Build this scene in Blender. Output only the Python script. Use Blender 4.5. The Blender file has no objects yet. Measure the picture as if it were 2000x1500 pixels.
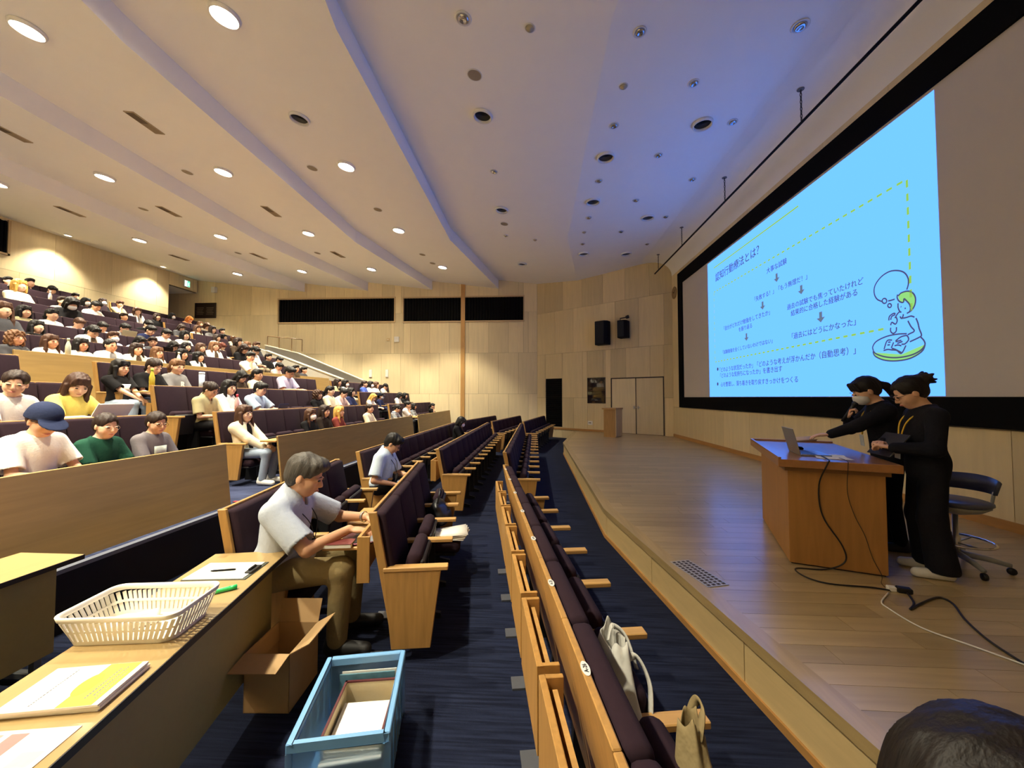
import bpy, bmesh, math, random
import numpy as np
from mathutils import Vector, Matrix, Euler

random.seed(7)
SC = bpy.context.scene
COL = SC.collection
R = math.radians

# ------------------------------------------------------------------ camera, world, exposure, light
F_PX, YAW, PITCH, CAM = 760.0, R(3.39), R(1.96), Vector((0, 0, 1.72))
_cd = bpy.data.cameras.new('camera')
_cd.sensor_width = 36.0
_cd.lens = 36.0 * F_PX / 2000.0
_cd.clip_start = 0.05
_co = bpy.data.objects.new('camera', _cd)
_co.location = CAM
_co.rotation_euler = (R(90) + PITCH, 0, YAW)
COL.objects.link(_co)
SC.camera = _co

_w = bpy.data.worlds.new('world')
SC.world = _w
_w.use_nodes = True
_w.node_tree.nodes['Background'].inputs[0].default_value = (0.02, 0.02, 0.02, 1)
_w.node_tree.nodes['Background'].inputs[1].default_value = 1.0

SC.view_settings.view_transform = 'Standard'
SC.view_settings.look = 'None'
SC.view_settings.gamma = 1.0
SC.view_settings.use_curve_mapping = False
SC.view_settings.exposure = 0.36

LAMP_W = 1480.0            # warm downlights over the audience
LAMP_COL = (1.0, 0.91, 0.69)
WASH_W = 700.0
SLIDE_RAD = 0.78           # radiance of the projected slide
S_Z = 0.35                # stage height

# ------------------------------------------------------------------ photograph pixel -> place
_fh = Vector((-math.sin(YAW), math.cos(YAW), 0)); _Z = Vector((0, 0, 1))
_RT = Vector((math.cos(YAW), math.sin(YAW), 0))
_FW = _fh * math.cos(PITCH) + _Z * math.sin(PITCH)
_UP = _Z * math.cos(PITCH) - _fh * math.sin(PITCH)
def ray(u, v): return _FW + _RT * ((u - 1000) / F_PX) + _UP * ((750 - v) / F_PX)
def on_z(u, v, z): d = ray(u, v); return CAM + d * ((z - CAM.z) / d.z)
def on_x(u, v, x): d = ray(u, v); return CAM + d * ((x - CAM.x) / d.x)
def on_y(u, v, y): d = ray(u, v); return CAM + d * ((y - CAM.y) / d.y)

Y1, Y2 = 4.9, 11.9        # the hall bends towards the stage beyond these
def sh(y):
    if y < Y1: return 0.15 * (Y1 - y)
    if y > Y2: return 0.18 * (y - Y2)
    return 0.0

# ------------------------------------------------------------------ materials
def lin(c):
    return tuple((x / 255 / 12.92) if x / 255 <= 0.04045 else ((x / 255 + 0.055) / 1.055) ** 2.4 for x in c)
_mats = {}
def nt(name):
    m = bpy.data.materials.new(name); m.use_nodes = True
    n = m.node_tree.nodes; b = n['Principled BSDF']
    return m, n, m.node_tree.links, b
def plain(name, rgb, rough=0.6, metal=0.0, spec=0.5, var=0.06, scale=40, bump=0.0, bscale=200, coat=0.0):
    """flat colour with fine mottling and optional fine relief"""
    if name in _mats: return _mats[name]
    m, n, l, b = nt(name); c = lin(rgb)
    tc = n.new('ShaderNodeTexCoord'); ns = n.new('ShaderNodeTexNoise'); ns.inputs['Scale'].default_value = scale
    l.new(tc.outputs['Object'], ns.inputs['Vector'])
    rp = n.new('ShaderNodeValToRGB')
    rp.color_ramp.elements[0].color = (*[x * (1 - var) for x in c], 1); rp.color_ramp.elements[1].color = (*[min(1, x * (1 + var)) for x in c], 1)
    l.new(ns.outputs['Fac'], rp.inputs['Fac']); l.new(rp.outputs['Color'], b.inputs['Base Color'])
    b.inputs['Roughness'].default_value = rough; b.inputs['Metallic'].default_value = metal
    b.inputs['Specular IOR Level'].default_value = spec; b.inputs['Coat Weight'].default_value = coat
    if bump:
        n2 = n.new('ShaderNodeTexNoise'); n2.inputs['Scale'].default_value = bscale
        l.new(tc.outputs['Object'], n2.inputs['Vector'])
        bp = n.new('ShaderNodeBump'); bp.inputs['Strength'].default_value = bump; bp.inputs['Distance'].default_value = 0.01
        l.new(n2.outputs['Fac'], bp.inputs['Height']); l.new(bp.outputs['Normal'], b.inputs['Normal'])
    _mats[name] = m
    return m
def wood(name, rgb, rough=0.45, axis='Z', var=0.12, obj_var=0.10, scale=6.0, spec=0.4, coat=0.0, coat_rough=0.1):
    """timber: grain stretched along one axis, tone shifts from piece to piece"""
    if name in _mats: return _mats[name]
    m, n, l, b = nt(name); c = lin(rgb)
    tc = n.new('ShaderNodeTexCoord'); mp = n.new('ShaderNodeMapping')
    s = {'X': (0.08, 1, 1), 'Y': (1, 0.08, 1), 'Z': (1, 1, 0.08)}[axis]
    mp.inputs['Scale'].default_value = tuple(k * scale for k in s)
    oi = n.new('ShaderNodeObjectInfo')
    ad = n.new('ShaderNodeVectorMath'); ad.operation = 'ADD'
    sc_ = n.new('ShaderNodeVectorMath'); sc_.operation = 'SCALE'; sc_.inputs[3].default_value = 37.0
    cb = n.new('ShaderNodeCombineXYZ')
    for i in range(3): l.new(oi.outputs['Random'], cb.inputs[i])
    l.new(cb.outputs[0], sc_.inputs[0]); l.new(tc.outputs['Object'], ad.inputs[0]); l.new(sc_.outputs[0], ad.inputs[1])
    l.new(ad.outputs[0], mp.inputs['Vector'])
    ns = n.new('ShaderNodeTexNoise'); ns.inputs['Scale'].default_value = 4.0; ns.inputs['Detail'].default_value = 5.0
    ns.inputs['Distortion'].default_value = 0.6
    l.new(mp.outputs[0], ns.inputs['Vector'])
    rp = n.new('ShaderNodeValToRGB'); e = rp.color_ramp.elements
    e[0].position, e[1].position = 0.3, 0.7
    e[0].color = (*[x * (1 - var) for x in c], 1); e[1].color = (*[min(1, x * (1 + var)) for x in c], 1)
    l.new(ns.outputs['Fac'], rp.inputs['Fac'])
    mr = n.new('ShaderNodeMapRange'); mr.inputs[3].default_value = 1 - obj_var; mr.inputs[4].default_value = 1 + obj_var
    l.new(oi.outputs['Random'], mr.inputs[0])
    hs = n.new('ShaderNodeHueSaturation'); l.new(rp.outputs['Color'], hs.inputs['Color']); l.new(mr.outputs[0], hs.inputs['Value'])
    l.new(hs.outputs[0], b.inputs['Base Color'])
    b.inputs['Roughness'].default_value = rough; b.inputs['Specular IOR Level'].default_value = spec
    b.inputs['Coat Weight'].default_value = coat; b.inputs['Coat Roughness'].default_value = coat_rough
    _mats[name] = m
    return m
def glow(name, rgb_lin, strength):
    if name in _mats: return _mats[name]
    m, n, l, b = nt(name)
    b.inputs['Base Color'].default_value = (0, 0, 0, 1); b.inputs['Specular IOR Level'].default_value = 0.0
    b.inputs['Emission Color'].default_value = (*rgb_lin, 1); b.inputs['Emission Strength'].default_value = strength
    _mats[name] = m
    return m
def fabric(name, rgb, rough=0.95, sheen=0.0, wscale=900, bump=0.12, var=0.12):
    if name in _mats: return _mats[name]
    m = plain(name, rgb, rough=rough, spec=0.15, var=var, scale=25, bump=bump, bscale=wscale)
    m.node_tree.nodes['Principled BSDF'].inputs['Sheen Weight'].default_value = sheen
    return m
def cloth(rgb):   # clothing of one colour
    return fabric('cloth_%d_%d_%d' % rgb, rgb, rough=0.9, wscale=60, bump=0.25, var=0.07)

# ------------------------------------------------------------------ mesh helpers
class MB:
    def __init__(s): s.v, s.f, s.mi, s.cur = [], [], [], 0
    def add(s, vs, fs):
        o = len(s.v); s.v += [tuple(p) for p in vs]
        s.f += [tuple(i + o for i in f) for f in fs]; s.mi += [s.cur] * len(fs)
        return s
    def box(s, x0, x1, y0, y1, z0, z1, M=None):
        vs = [Vector((x, y, z)) for x in (x0, x1) for y in (y0, y1) for z in (z0, z1)]
        if M is not None: vs = [M @ p for p in vs]
        return s.add(vs, [(0, 1, 3, 2), (4, 6, 7, 5), (0, 4, 5, 1), (2, 3, 7, 6), (0, 2, 6, 4), (1, 5, 7, 3)])
    def prism(s, pts, axis, a, b):
        """polygon pts (2D) extruded along axis from a to b"""
        n = len(pts)
        def P(p, t): return {'x': (t, p[0], p[1]), 'y': (p[0], t, p[1]), 'z': (p[0], p[1], t)}[axis]
        vs = [P(p, a) for p in pts] + [P(p, b) for p in pts]
        fs = [tuple(range(n))[::-1], tuple(range(n, 2 * n))] + [(i, (i + 1) % n, n + (i + 1) % n, n + i) for i in range(n)]
        return s.add(vs, fs)
    def tube(s, pts, r, seg=8, cap=True, closed=False):
        pts = [Vector(p) for p in pts]; n = len(pts)
        rr = r if isinstance(r, (list, tuple)) else [r] * n
        rings = []; up = None
        for i, p in enumerate(pts):
            if closed: t = pts[(i + 1) % n] - pts[i - 1]
            else: t = pts[min(i + 1, n - 1)] - pts[max(i - 1, 0)]
            t = t.normalized() if t.length > 1e-9 else Vector((0, 0, 1))
            if up is None: up = Vector((0, 0, 1)) if abs(t.z) < 0.9 else Vector((1, 0, 0))
            a = t.cross(up)
            if a.length < 1e-6: a = t.orthogonal()
            a.normalize(); b = a.cross(t).normalized(); up = b
            rings.append([p + (a * math.cos(2 * math.pi * k / seg) + b * math.sin(2 * math.pi * k / seg)) * rr[i] for k in range(seg)])
        vs = [q for ring in rings for q in ring]; fs = []
        for i in range(n if closed else n - 1):
            j = (i + 1) % n
            for k in range(seg):
                k2 = (k + 1) % seg
                fs.append((i * seg + k, i * seg + k2, j * seg + k2, j * seg + k))
        if cap and not closed:
            fs.append(tuple(range(seg))[::-1]); fs.append(tuple((n - 1) * seg + k for k in range(seg)))
        return s.add(vs, fs)
    def lathe(s, prof, seg=24, M=None, closed=False):
        """profile [(r, z)...] turned about z"""
        vs = []; n = len(prof)
        for r, z in prof:
            for k in range(seg):
                a = 2 * math.pi * k / seg; vs.append(Vector((r * math.cos(a), r * math.sin(a), z)))
        if M is not None: vs = [M @ p for p in vs]
        fs = []
        for i in range(n - 1 if not closed else n):
            j = (i + 1) % n
            for k in range(seg):
                k2 = (k + 1) % seg
                fs.append((i * seg + k, i * seg + k2, j * seg + k2, j * seg + k))
        if not closed:
            if prof[0][0] > 1e-6: fs.append(tuple(range(seg))[::-1])
            if prof[-1][0] > 1e-6: fs.append(tuple((n - 1) * seg + k for k in range(seg)))
        return s.add(vs, fs)
    def mesh(s, name, bevel=0.0, seg=1, smooth=False, recalc=True):
        me = bpy.data.meshes.new(name); me.from_pydata([tuple(p) for p in s.v], [], s.f)
        me.polygons.foreach_set('material_index', s.mi)
        if recalc or bevel:
            bm = bmesh.new(); bm.from_mesh(me)
            bmesh.ops.remove_doubles(bm, verts=bm.verts, dist=1e-6)
            bmesh.ops.recalc_face_normals(bm, faces=bm.faces)
            if bevel:
                es = [e for e in bm.edges if len(e.link_faces) == 2 and e.calc_face_angle(0) > 0.5]
                bmesh.ops.bevel(bm, geom=es, offset=bevel, segments=seg, affect='EDGES', profile=0.5)
            bm.to_mesh(me); bm.free()
        if smooth: me.polygons.foreach_set('use_smooth', [True] * len(me.polygons))
        me.update()
        return me
    def build(s, name, mats, parent=None, bevel=0.0, seg=1, smooth=False, loc=None, rot=None, matrix=None):
        me = s.mesh(name, bevel, seg, smooth)
        return put(name, me, mats, parent, loc, rot, matrix)
def put(name, me, mats, parent=None, loc=None, rot=None, matrix=None):
    """one object that shows the mesh; its materials sit on the object, so copies may differ"""
    mats = mats if isinstance(mats, (list, tuple)) else [mats]
    while len(me.materials) < len(mats): me.materials.append(None)
    o = bpy.data.objects.new(name, me); COL.objects.link(o)
    for i, m in enumerate(mats):
        if m is None: continue
        if me.materials[i] is None: me.materials[i] = m
        if me.materials[i] is not m:
            o.material_slots[i].link = 'OBJECT'; o.material_slots[i].material = m
    if parent is not None: o.parent = parent
    if matrix is not None: o.matrix_local = matrix
    else:
        if loc is not None: o.location = loc
        if rot is not None: o.rotation_euler = rot
    return o
def tag(o, label, cat, group=None):
    o['label'] = label; o['category'] = cat
    if group: o['group'] = group
    return o
def struct(o, label=None):
    o['kind'] = 'structure'
    if label: o['label'] = label
    return o
def thing(name, label, cat, loc=(0, 0, 0), rz=0.0, group=None, scale=1.0):
    o = bpy.data.objects.new(name, None); COL.objects.link(o); o.empty_display_size = 0.1
    o.location = loc; o.rotation_euler = (0, 0, rz); o.scale = (scale,) * 3
    return tag(o, label, cat, group)
def text_mesh(body, size=1.0, offset=0.0, extrude=0.0, align='LEFT'):
    """lettering as a mesh"""
    c = bpy.data.curves.new('text', 'FONT'); c.body = body; c.size = size; c.offset = offset; c.extrude = extrude; c.align_x = align
    c.resolution_u = 3
    o = bpy.data.objects.new('text', c)
    me = bpy.data.meshes.new_from_object(o)
    bpy.data.objects.remove(o); bpy.data.curves.remove(c)
    return me

M_PLY = wood('birch_ply', (222, 204, 162), rough=0.5, axis='Z', var=0.05, obj_var=0.10, scale=3)
M_PLYX = wood('birch_ply_across', (214, 186, 134), rough=0.5, axis='Y', var=0.06, obj_var=0.08, scale=3)
M_OAK = wood('orange_oak', (174, 132, 74), rough=0.42, axis='Z', var=0.14, obj_var=0.05, scale=8)
M_OAKX = wood('orange_oak_flat', (186, 144, 86), rough=0.4, axis='X', var=0.14, obj_var=0.05, scale=8)
M_OAKY = wood('orange_oak_long', (158, 128, 76), rough=0.42, axis='Y', var=0.10, obj_var=0.04, scale=5)
M_STAGE = wood('stage_board', (170, 148, 106), rough=0.34, axis='X', var=0.10, obj_var=0.13, scale=5, spec=0.5, coat=0.35, coat_rough=0.22)
M_SEAT = fabric('aubergine_seat_fabric', (44, 30, 38), sheen=0.0)
M_PAN = plain('charcoal_seat_shell', (38, 37, 40), rough=0.6)
M_DARK = plain('black_metal', (22, 22, 24), rough=0.5, spec=0.4)
M_BLACK = plain('matt_black', (12, 12, 13), rough=0.8, spec=0.2)
M_WHITE = plain('white_plaster', (226, 222, 214), rough=0.9, var=0.02, scale=8)
M_CEIL = plain('ceiling_paint', (248, 246, 242), rough=0.95, var=0.015, scale=3, spec=0.1)
M_CONC = plain('grey_concrete', (168, 164, 152), rough=0.85, var=0.08, scale=6)
M_STEEL = plain('brushed_steel', (180, 180, 182), rough=0.3, metal=0.9)
M_PLASTIC_W = plain('white_plastic', (228, 226, 220), rough=0.45, var=0.02)
M_PAPER = plain('white_paper', (238, 235, 226), rough=0.9, var=0.02)
# ================================================================== the hall itself
def carpet_mat(name, rgb_a, rgb_b):
    m, n, l, b = nt(name)
    tc = n.new('ShaderNodeTexCoord'); mp = n.new('ShaderNodeMapping'); mp.inputs['Scale'].default_value = (1.2, 26, 1.2)
    l.new(tc.outputs['Object'], mp.inputs['Vector'])
    ns = n.new('ShaderNodeTexNoise'); ns.inputs['Scale'].default_value = 2.2; ns.inputs['Detail'].default_value = 4
    l.new(mp.outputs[0], ns.inputs['Vector'])
    rp = n.new('ShaderNodeValToRGB'); e = rp.color_ramp.elements
    e[0].position, e[1].position = 0.35, 0.65
    e[0].color = (*lin(rgb_a), 1); e[1].color = (*lin(rgb_b), 1)
    l.new(ns.outputs['Fac'], rp.inputs['Fac']); l.new(rp.outputs[0], b.inputs['Base Color'])
    b.inputs['Roughness'].default_value = 0.95; b.inputs['Specular IOR Level'].default_value = 0.1
    n2 = n.new('ShaderNodeTexNoise'); n2.inputs['Scale'].default_value = 350; l.new(tc.outputs['Object'], n2.inputs['Vector'])
    bp = n.new('ShaderNodeBump'); bp.inputs['Strength'].default_value = 0.4; bp.inputs['Distance'].default_value = 0.01
    l.new(n2.outputs['Fac'], bp.inputs['Height']); l.new(bp.outputs['Normal'], b.inputs['Normal'])
    return m
M_CARPET = carpet_mat('navy_carpet', (19, 23, 39), (34, 40, 62))
M_CARPET2 = carpet_mat('slate_blue_carpet', (44, 50, 74), (68, 75, 104))
M_RISER = plain('black_riser', (14, 15, 24), rough=0.9)

YN, YF, XS, XB = -1.2, 17.45, 4.86, -16.0
AX0, AY0, AX1, AY1 = 0.10, 17.45, 4.86, 14.0        # the angled corner wall

struct(MB().box(-3.6, 5.4, YN - 0.1, YF + 0.1, -0.12, 0.0).build('floor', M_CARPET), 'dark navy striped carpet floor')

TIERS = [(-3.45, .46), (-4.66, .84), (-5.62, 1.19), (-7.22, 1.69), (-8.30, 2.04), (-9.25, 2.39), (-10.2, 2.74), (-11.15, 3.09), (-12.1, 3.44), (-13.05, 3.79)]
for i, (x, z) in enumerate(TIERS):
    xb = TIERS[i + 1][0] if i + 1 < len(TIERS) else -18.2
    zb = TIERS[i - 1][1] if i else 0.0
    t = bpy.data.objects.new('floor_tier', None); COL.objects.link(t); struct(t, 'carpeted seating tier')
    MB().box(xb, x - .02, YN, YF, zb - .3, z).build('tread', M_CARPET2 if i == 0 else M_CARPET, t)
    MB().box(x - .02, x, YN, YF, zb - .02, z - .025).build('riser', M_RISER, t)
    MB().box(x - .05, x + .008, YN, YF, z - .025, z + .006).build('nosing', plain('grey_nosing', (104, 108, 122), rough=.6), t)

# ---- panelled walls: every sheet of ply is its own piece, holes left for windows and doors
def cut(rect, holes):
    out = [rect]
    for h in holes:
        nxt = []
        for (a, b, c, d) in out:
            A, B, Cc, D = max(a, h[0]), min(b, h[1]), max(c, h[2]), min(d, h[3])
            if A >= B or Cc >= D: nxt.append((a, b, c, d)); continue
            if a < A: nxt.append((a, A, c, d))
            if B < b: nxt.append((B, b, c, d))
            if c < Cc: nxt.append((A, B, c, Cc))
            if D < d: nxt.append((A, B, D, d))
        out = nxt
    return [r for r in out if r[1] - r[0] > .02 and r[3] - r[2] > .02]
def panelled(name, p0, p1, zr, width, mat, holes=(), label=None, z_top=7.6, shift=0.5, mats=None, back=0.12):
    """wall from p0 to p1 (left to right as seen from inside), with ply sheets set on its inner face"""
    p0, p1 = Vector((*p0, 0)), Vector((*p1, 0)); L = (p1 - p0).length; t = (p1 - p0) / L
    nrm = Vector((t.y, -t.x, 0))          # into the hall
    Mx = Matrix(((t.x, nrm.x, 0, p0.x), (t.y, nrm.y, 0, p0.y), (0, 0, 1, 0), (0, 0, 0, 1)))
    bk = MB()
    for (a, b, c, d) in cut((0, L, zr[0], z_top), holes): bk.box(a, b, -back, -0.022, c, d)
    w = bk.build(name, plain('joint_shadow', (96, 76, 48), rough=.9), None); w.matrix_world = Mx; struct(w, label)  # dark brown backing that shows in the joints between sheets
    g = .0035
    for r in range(len(zr) - 1):
        off = width * shift * (r % 2); k = -1
        while k * width + off < L:
            a, b = max(0, k * width + off), min(L, (k + 1) * width + off); k += 1
            if b - a < .05: continue
            for (x0, x1, z0, z1) in cut((a, b, zr[r], zr[r + 1]), holes):
                MB().box(-(x1 - x0) / 2 + g, (x1 - x0) / 2 - g, -.02, 0, -(z1 - z0) / 2 + g, (z1 - z0) / 2 - g).build(
                    'panel', mat, w, loc=((x0 + x1) / 2, 0, (z0 + z1) / 2))
    return w, Mx

ZR = [0.0, 1.88, 3.73, 5.58, 7.6]
WIN = [(-11.99, -6.46, 5.22, 6.29), (-6.02, -0.52, 5.20, 6.27)]
wall_far, M_FAR = panelled('wall_far', (-18.3, YF), (AX0, YF), ZR, .90, M_PLY,
    holes=[(a + 18.3, b + 18.3, c, d) for a, b, c, d in WIN], label='tall birch plywood side wall beyond the seats')
M_GRILLE = plain('black_grille', (7, 7, 8), rough=.9, spec=.1)
for i, (a, b, c, d) in enumerate(WIN):
    t = bpy.data.objects.new('window_%d' % (i + 1), None); COL.objects.link(t); struct(t, 'long black louvred opening with a pale frame')
    fr = MB()
    fr.box(a - .05, b + .05, YF - .05, YF + .1, c - .06, c); fr.box(a - .05, b + .05, YF - .05, YF + .1, d, d + .06)
    fr.box(a - .05, a, YF - .05, YF + .1, c, d); fr.box(b, b + .05, YF - .05, YF + .1, c, d)
    fr.build('window_frame', plain('pale_frame', (196, 170, 128), rough=.5), t)
    MB().box(a, b, YF + .10, YF + .12, c, d).build('backing', M_BLACK, t)
    n = 42; sl = MB().box(-.02, .02, -.03, .03, c, d).mesh('slat')
    for k in range(n): put('slat', sl, M_GRILLE, t, loc=(a + (b - a) * (k + .5) / n, YF + .05, 0))
struct(MB().box(-3.36, -3.17, YF - .06, YF + .02, 0, 7.3).build('trim_1', wood('tan_post', (186, 142, 84), axis='Z', obj_var=0)), 'tan wooden cover strip up the side wall')

tA = Vector((AX1 - AX0, AY1 - AY0, 0)); LA = tA.length; tA /= LA
def a_s(p): return (Vector((p[0], p[1], 0)) - Vector((AX0, AY0, 0))).dot(tA)
DOOR = (a_s((2.95, 15.38)), a_s((4.60, 14.19)), S_Z, 2.47)
NICHE = (a_s((2.12, 15.98)), a_s((2.77, 15.51)), 1.48, 2.51)
DARKP = (a_s((.47, 17.18)), a_s((1.15, 16.69)), .46, 2.53)
wall_corner, M_COR = panelled('wall_corner', (AX0, AY0), (AX1, AY1), [0, 1.70, 3.60, 5.45, 7.6], .93, wood('birch_ply_corner', (212, 192, 148), axis='Z', var=.05, obj_var=.16, scale=3),
    holes=[DOOR, NICHE, DARKP], label='angled birch plywood wall beside the stage', shift=.45)
def on_corner(name, mb, mat, parent=None, **k):
    o = mb.build(name, mat, parent, **k)
    if parent is None: o.matrix_world = M_COR
    return o
# double door flush with the panels
d1 = bpy.data.objects.new('door_1', None); COL.objects.link(d1); d1.matrix_world = M_COR; struct(d1, 'pale plywood double door with a dark metal surround')
a, b, c, d = DOOR; m_ = (a + b) / 2 - .02
MB().box(a, a + .035, -.1, .012, c, d).box(b - .035, b, -.1, .012, c, d).box(a, b, -.1, .012, d - .035, d).build('door_frame', plain('bronze_frame', (44, 30, 28), rough=.4), d1)
for x0, x1, hx in ((a + .04, m_ - .012, m_ - .09), (m_ + .012, b - .04, m_ + .06)):
    lf = MB().box(x0, x1, -.05, -.012, c + .01, d - .04).build('door_leaf', M_PLY, d1)
    MB().box(hx, hx + .035, -.012, .01, 1.28, 1.4).tube([(hx + .017, .0, 1.34), (hx + .017, .045, 1.34), (hx + .12, .045, 1.34)], .009).build('handle', M_STEEL, lf)
MB().box(m_ - .012, m_ + .012, -.06, .006, c, d - .035).build('meeting_stile', plain('bronze_frame', (44, 30, 28)), d1)
# dark tall panel and display niche
t = on_corner('door_2', MB().box(DARKP[0], DARKP[1], -.09, -.06, DARKP[2], DARKP[3]), M_BLACK); struct(t, 'tall black louvred panel in the angled wall')
for k in range(24):
    z = DARKP[2] + (k + .5) * (DARKP[3] - DARKP[2]) / 24
    MB().box(DARKP[0], DARKP[1], -.06, -.02, z - .03, z + .02).build('louvre', M_GRILLE, t)
a, b, c, d = NICHE
t = on_corner('window_3', MB().box(a, b, -.34, -.32, c, d).box(a, a + .02, -.32, .01, c, d).box(b - .02, b, -.32, .01, c, d).box(a, b, -.32, .01, c, c + .02).box(a, b, -.32, .01, d - .02, d), plain('niche_black', (24, 18, 16), rough=.4)); struct(t, 'dark glazed control-room window in the angled wall')
MB().box(a + .02, b - .02, -.3, -.02, (c + d) / 2 - .02, (c + d) / 2 + .02).build('sill', plain('niche_shelf', (92, 70, 42)), t)
gl = plain('dark_glass', (10, 10, 12), rough=.03, spec=.8, var=0)
MB().box(a + .02, b - .02, -.008, -.002, c + .02, d - .02).build('pane', bpy.data.materials.new('glass_pane'), t)
_g = bpy.data.materials['glass_pane']; _g.use_nodes = True; _b = _g.node_tree.nodes['Principled BSDF']
_b.inputs['Transmission Weight'].default_value = 1.0; _b.inputs['Roughness'].default_value = 0.02; _b.inputs['IOR'].default_value = 1.45

# screen wall, back wall, wall behind the camera
SCR = (2.62, 13.34, 1.39, 5.88)
wall_screen, M_SCRW = panelled('wall_screen', (XS, AY1 + .05), (XS, YN), [0, S_Z + .02, 1.38, 6.6], 1.22, M_PLY, holes=[(AY1 + .05 - SCR[1] + .05, AY1 + .05 - SCR[0] - .05, SCR[2] + .05, SCR[3] - .05)], label='birch plywood wall carrying the big screen', shift=.0)
wall_back, M_BAK = panelled('wall_back', (XB, YN), (XB, 17.39), [3.5, 5.6, 7.6], 1.75, M_PLY, holes=[(15.97 - YN, 17.39 - YN, 3.4, 6.67)], label='birch plywood back wall above the last row')
MB().box(XB - 2.2, XB - .05, 15.5, YF, 6.67, 6.75).build('ceiling_lobby', M_CEIL)
struct(bpy.data.objects['ceiling_lobby'], 'low white ceiling over the rear exit lobby')
struct(MB().box(XB - 2.3, XB - 2.2, 15.4, YF, 3.8, 6.75).build('wall_lobby', M_PLY), 'end wall of the rear exit lobby')
struct(MB().box(XB - 2.3, XB - .1, 15.4, 15.5, 3.8, 6.75).build('wall_lobby_side', M_PLY), 'side wall of the rear exit lobby')
wall_near, _ = panelled('wall_near', (5.0, YN), (-16.2, YN), [0, 1.88, 3.73, 5.58, 7.6], 1.8, M_PLY, label='birch plywood side wall nearer the tables')

# ceiling: saw-tooth bays that step down towards the back, bent with the hall
prof = []                                   # (x', z, follows bend)
for i in range(9):
    a_ = R(90 * i / 8); prof.append((4.86 - .72 + .72 * math.cos(a_), 6.02 + .66 * math.sin(a_), 0))
prof += [(3.9, 6.69, 0), (1.0, 6.60, 1), (-2.65, 7.05, 1)]
STEPS = [-2.65, -5.70, -8.72, -11.75]
for k, x in enumerate(STEPS):
    prof.append((x, 6.65, 1)); nx = STEPS[k + 1] if k + 1 < 4 else -17.2
    prof.append((nx, 7.05 if k < 3 else 7.30, 1))
ys = [YN - .2, Y1, Y2, YF + .3]
vs, fs = [], []
for (x, z, fl) in prof:
    for y in ys: vs.append((x + (sh(y) if fl else 0), y, z))
for i in range(len(prof) - 1):
    for j in range(3): fs.append((i * 4 + j, i * 4 + j + 1, i * 4 + 5 + j, i * 4 + 4 + j))
mb = MB(); mb.add(vs, fs); o = mb.build('ceiling', M_CEIL); struct(o, 'white stepped ceiling with deep bays')
for p in o.data.polygons: p.use_smooth = False
for i in range(8):
    for j in range(3): o.data.polygons[i * 3 + j].use_smooth = True
o.data.update()
def zceil(x, y):
    xp = x - sh(y)
    pts = [(1.0, 6.60), (-2.65, 7.05)]
    if xp > 1.0: return 6.60 + (min(x, 3.9) - 1.0 - sh(y)) / max(.5, 2.9 - sh(y)) * .09
    if xp > -2.65: return 6.60 + (1.0 - xp) / 3.65 * .45
    for k, s0 in enumerate(STEPS):
        nx, zt = (STEPS[k + 1], 7.05) if k < 3 else (-17.2, 7.30)
        if xp > nx: return 6.65 + (s0 - xp) / (s0 - nx) * (zt - 6.65)
    return 7.3
def on_ceiling(u, v):
    d = ray(u, v); lo = None; t = 0.5
    while t < 40:
        p = CAM + d * t
        if p.z > zceil(p.x, p.y):
            a_, b_ = t - .05, t
            for _ in range(20):
                m = (a_ + b_) / 2; q = CAM + d * m
                if q.z > zceil(q.x, q.y): b_ = m
                else: a_ = m
            return CAM + d * b_
        t += .05
    return CAM + d * 10
def ceil_slope(x, y):
    e = .02
    return math.atan2(zceil(x + e, y) - zceil(x - e, y), 2 * e)

# ---- stage: every floorboard is a piece
def edge_x(y): return .86 + sh(y)
def cor_x(y):   # x of the angled wall at y
    return XS if y <= AY1 else AX0 + (AY0 - y) / (AY0 - AY1) * (AX1 - AX0)
mb = MB(); yy = [YN, Y1, Y2, 14.0, 15.9]
vs = []
for y in yy:
    for z in (0, S_Z - .022): vs += [(edge_x(y) + .02, y, z), (cor_x(y), y, z)]
fs = []
for i in range(len(yy) - 1):
    o4 = i * 4
    fs += [(o4, o4 + 4, o4 + 6, o4 + 2), (o4 + 2, o4 + 6, o4 + 7, o4 + 3), (o4 + 1, o4 + 3, o4 + 7, o4 + 5), (o4, o4 + 1, o4 + 5, o4 + 4)]
fs += [(0, 2, 3, 1), (16, 17, 19, 18)]
mb.add(vs, fs)
stage = mb.build('floor_stage', plain('stage_carcass', (90, 72, 46), rough=.8)); struct(stage, 'raised timber stage floor')
rnd = random.Random(3); bw = .152; y = YN; row = 0; far_planks = MB()
while y < 15.86:
    y1 = min(y + bw, 15.9)
    x = edge_x((y + y1) / 2) - rnd.random() * 1.1
    while x < cor_x(y1):
        x1 = x + rnd.choice((1.0, 1.25, 1.5))
        g = .0012
        def clamp(xx, yv): return min(max(xx, edge_x(yv) + .03), cor_x(yv) - .005)
        q = [(clamp(x, y) + g, y + g), (clamp(x1, y) - g, y + g), (clamp(x1, y1) - g, y1 - g), (clamp(x, y1) + g, y1 - g)]
        if q[1][0] - q[0][0] > .02 and q[2][0] - q[3][0] > .02:
            cx, cy = sum(p[0] for p in q) / 4, (y + y1) / 2
            if y < 13.2 and y > 1.0:
                MB().prism([(p[0] - cx, p[1] - cy) for p in q], 'z', -.02, 0).build('plank', M_STAGE, stage, loc=(cx, cy, S_Z))
            else:
                far_planks.prism(q, 'z', S_Z - .02, S_Z)
        x = x1
    y = y1; row += 1
fp = far_planks.build('planks_far', M_STAGE, stage); fp['kind'] = 'stuff'
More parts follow.
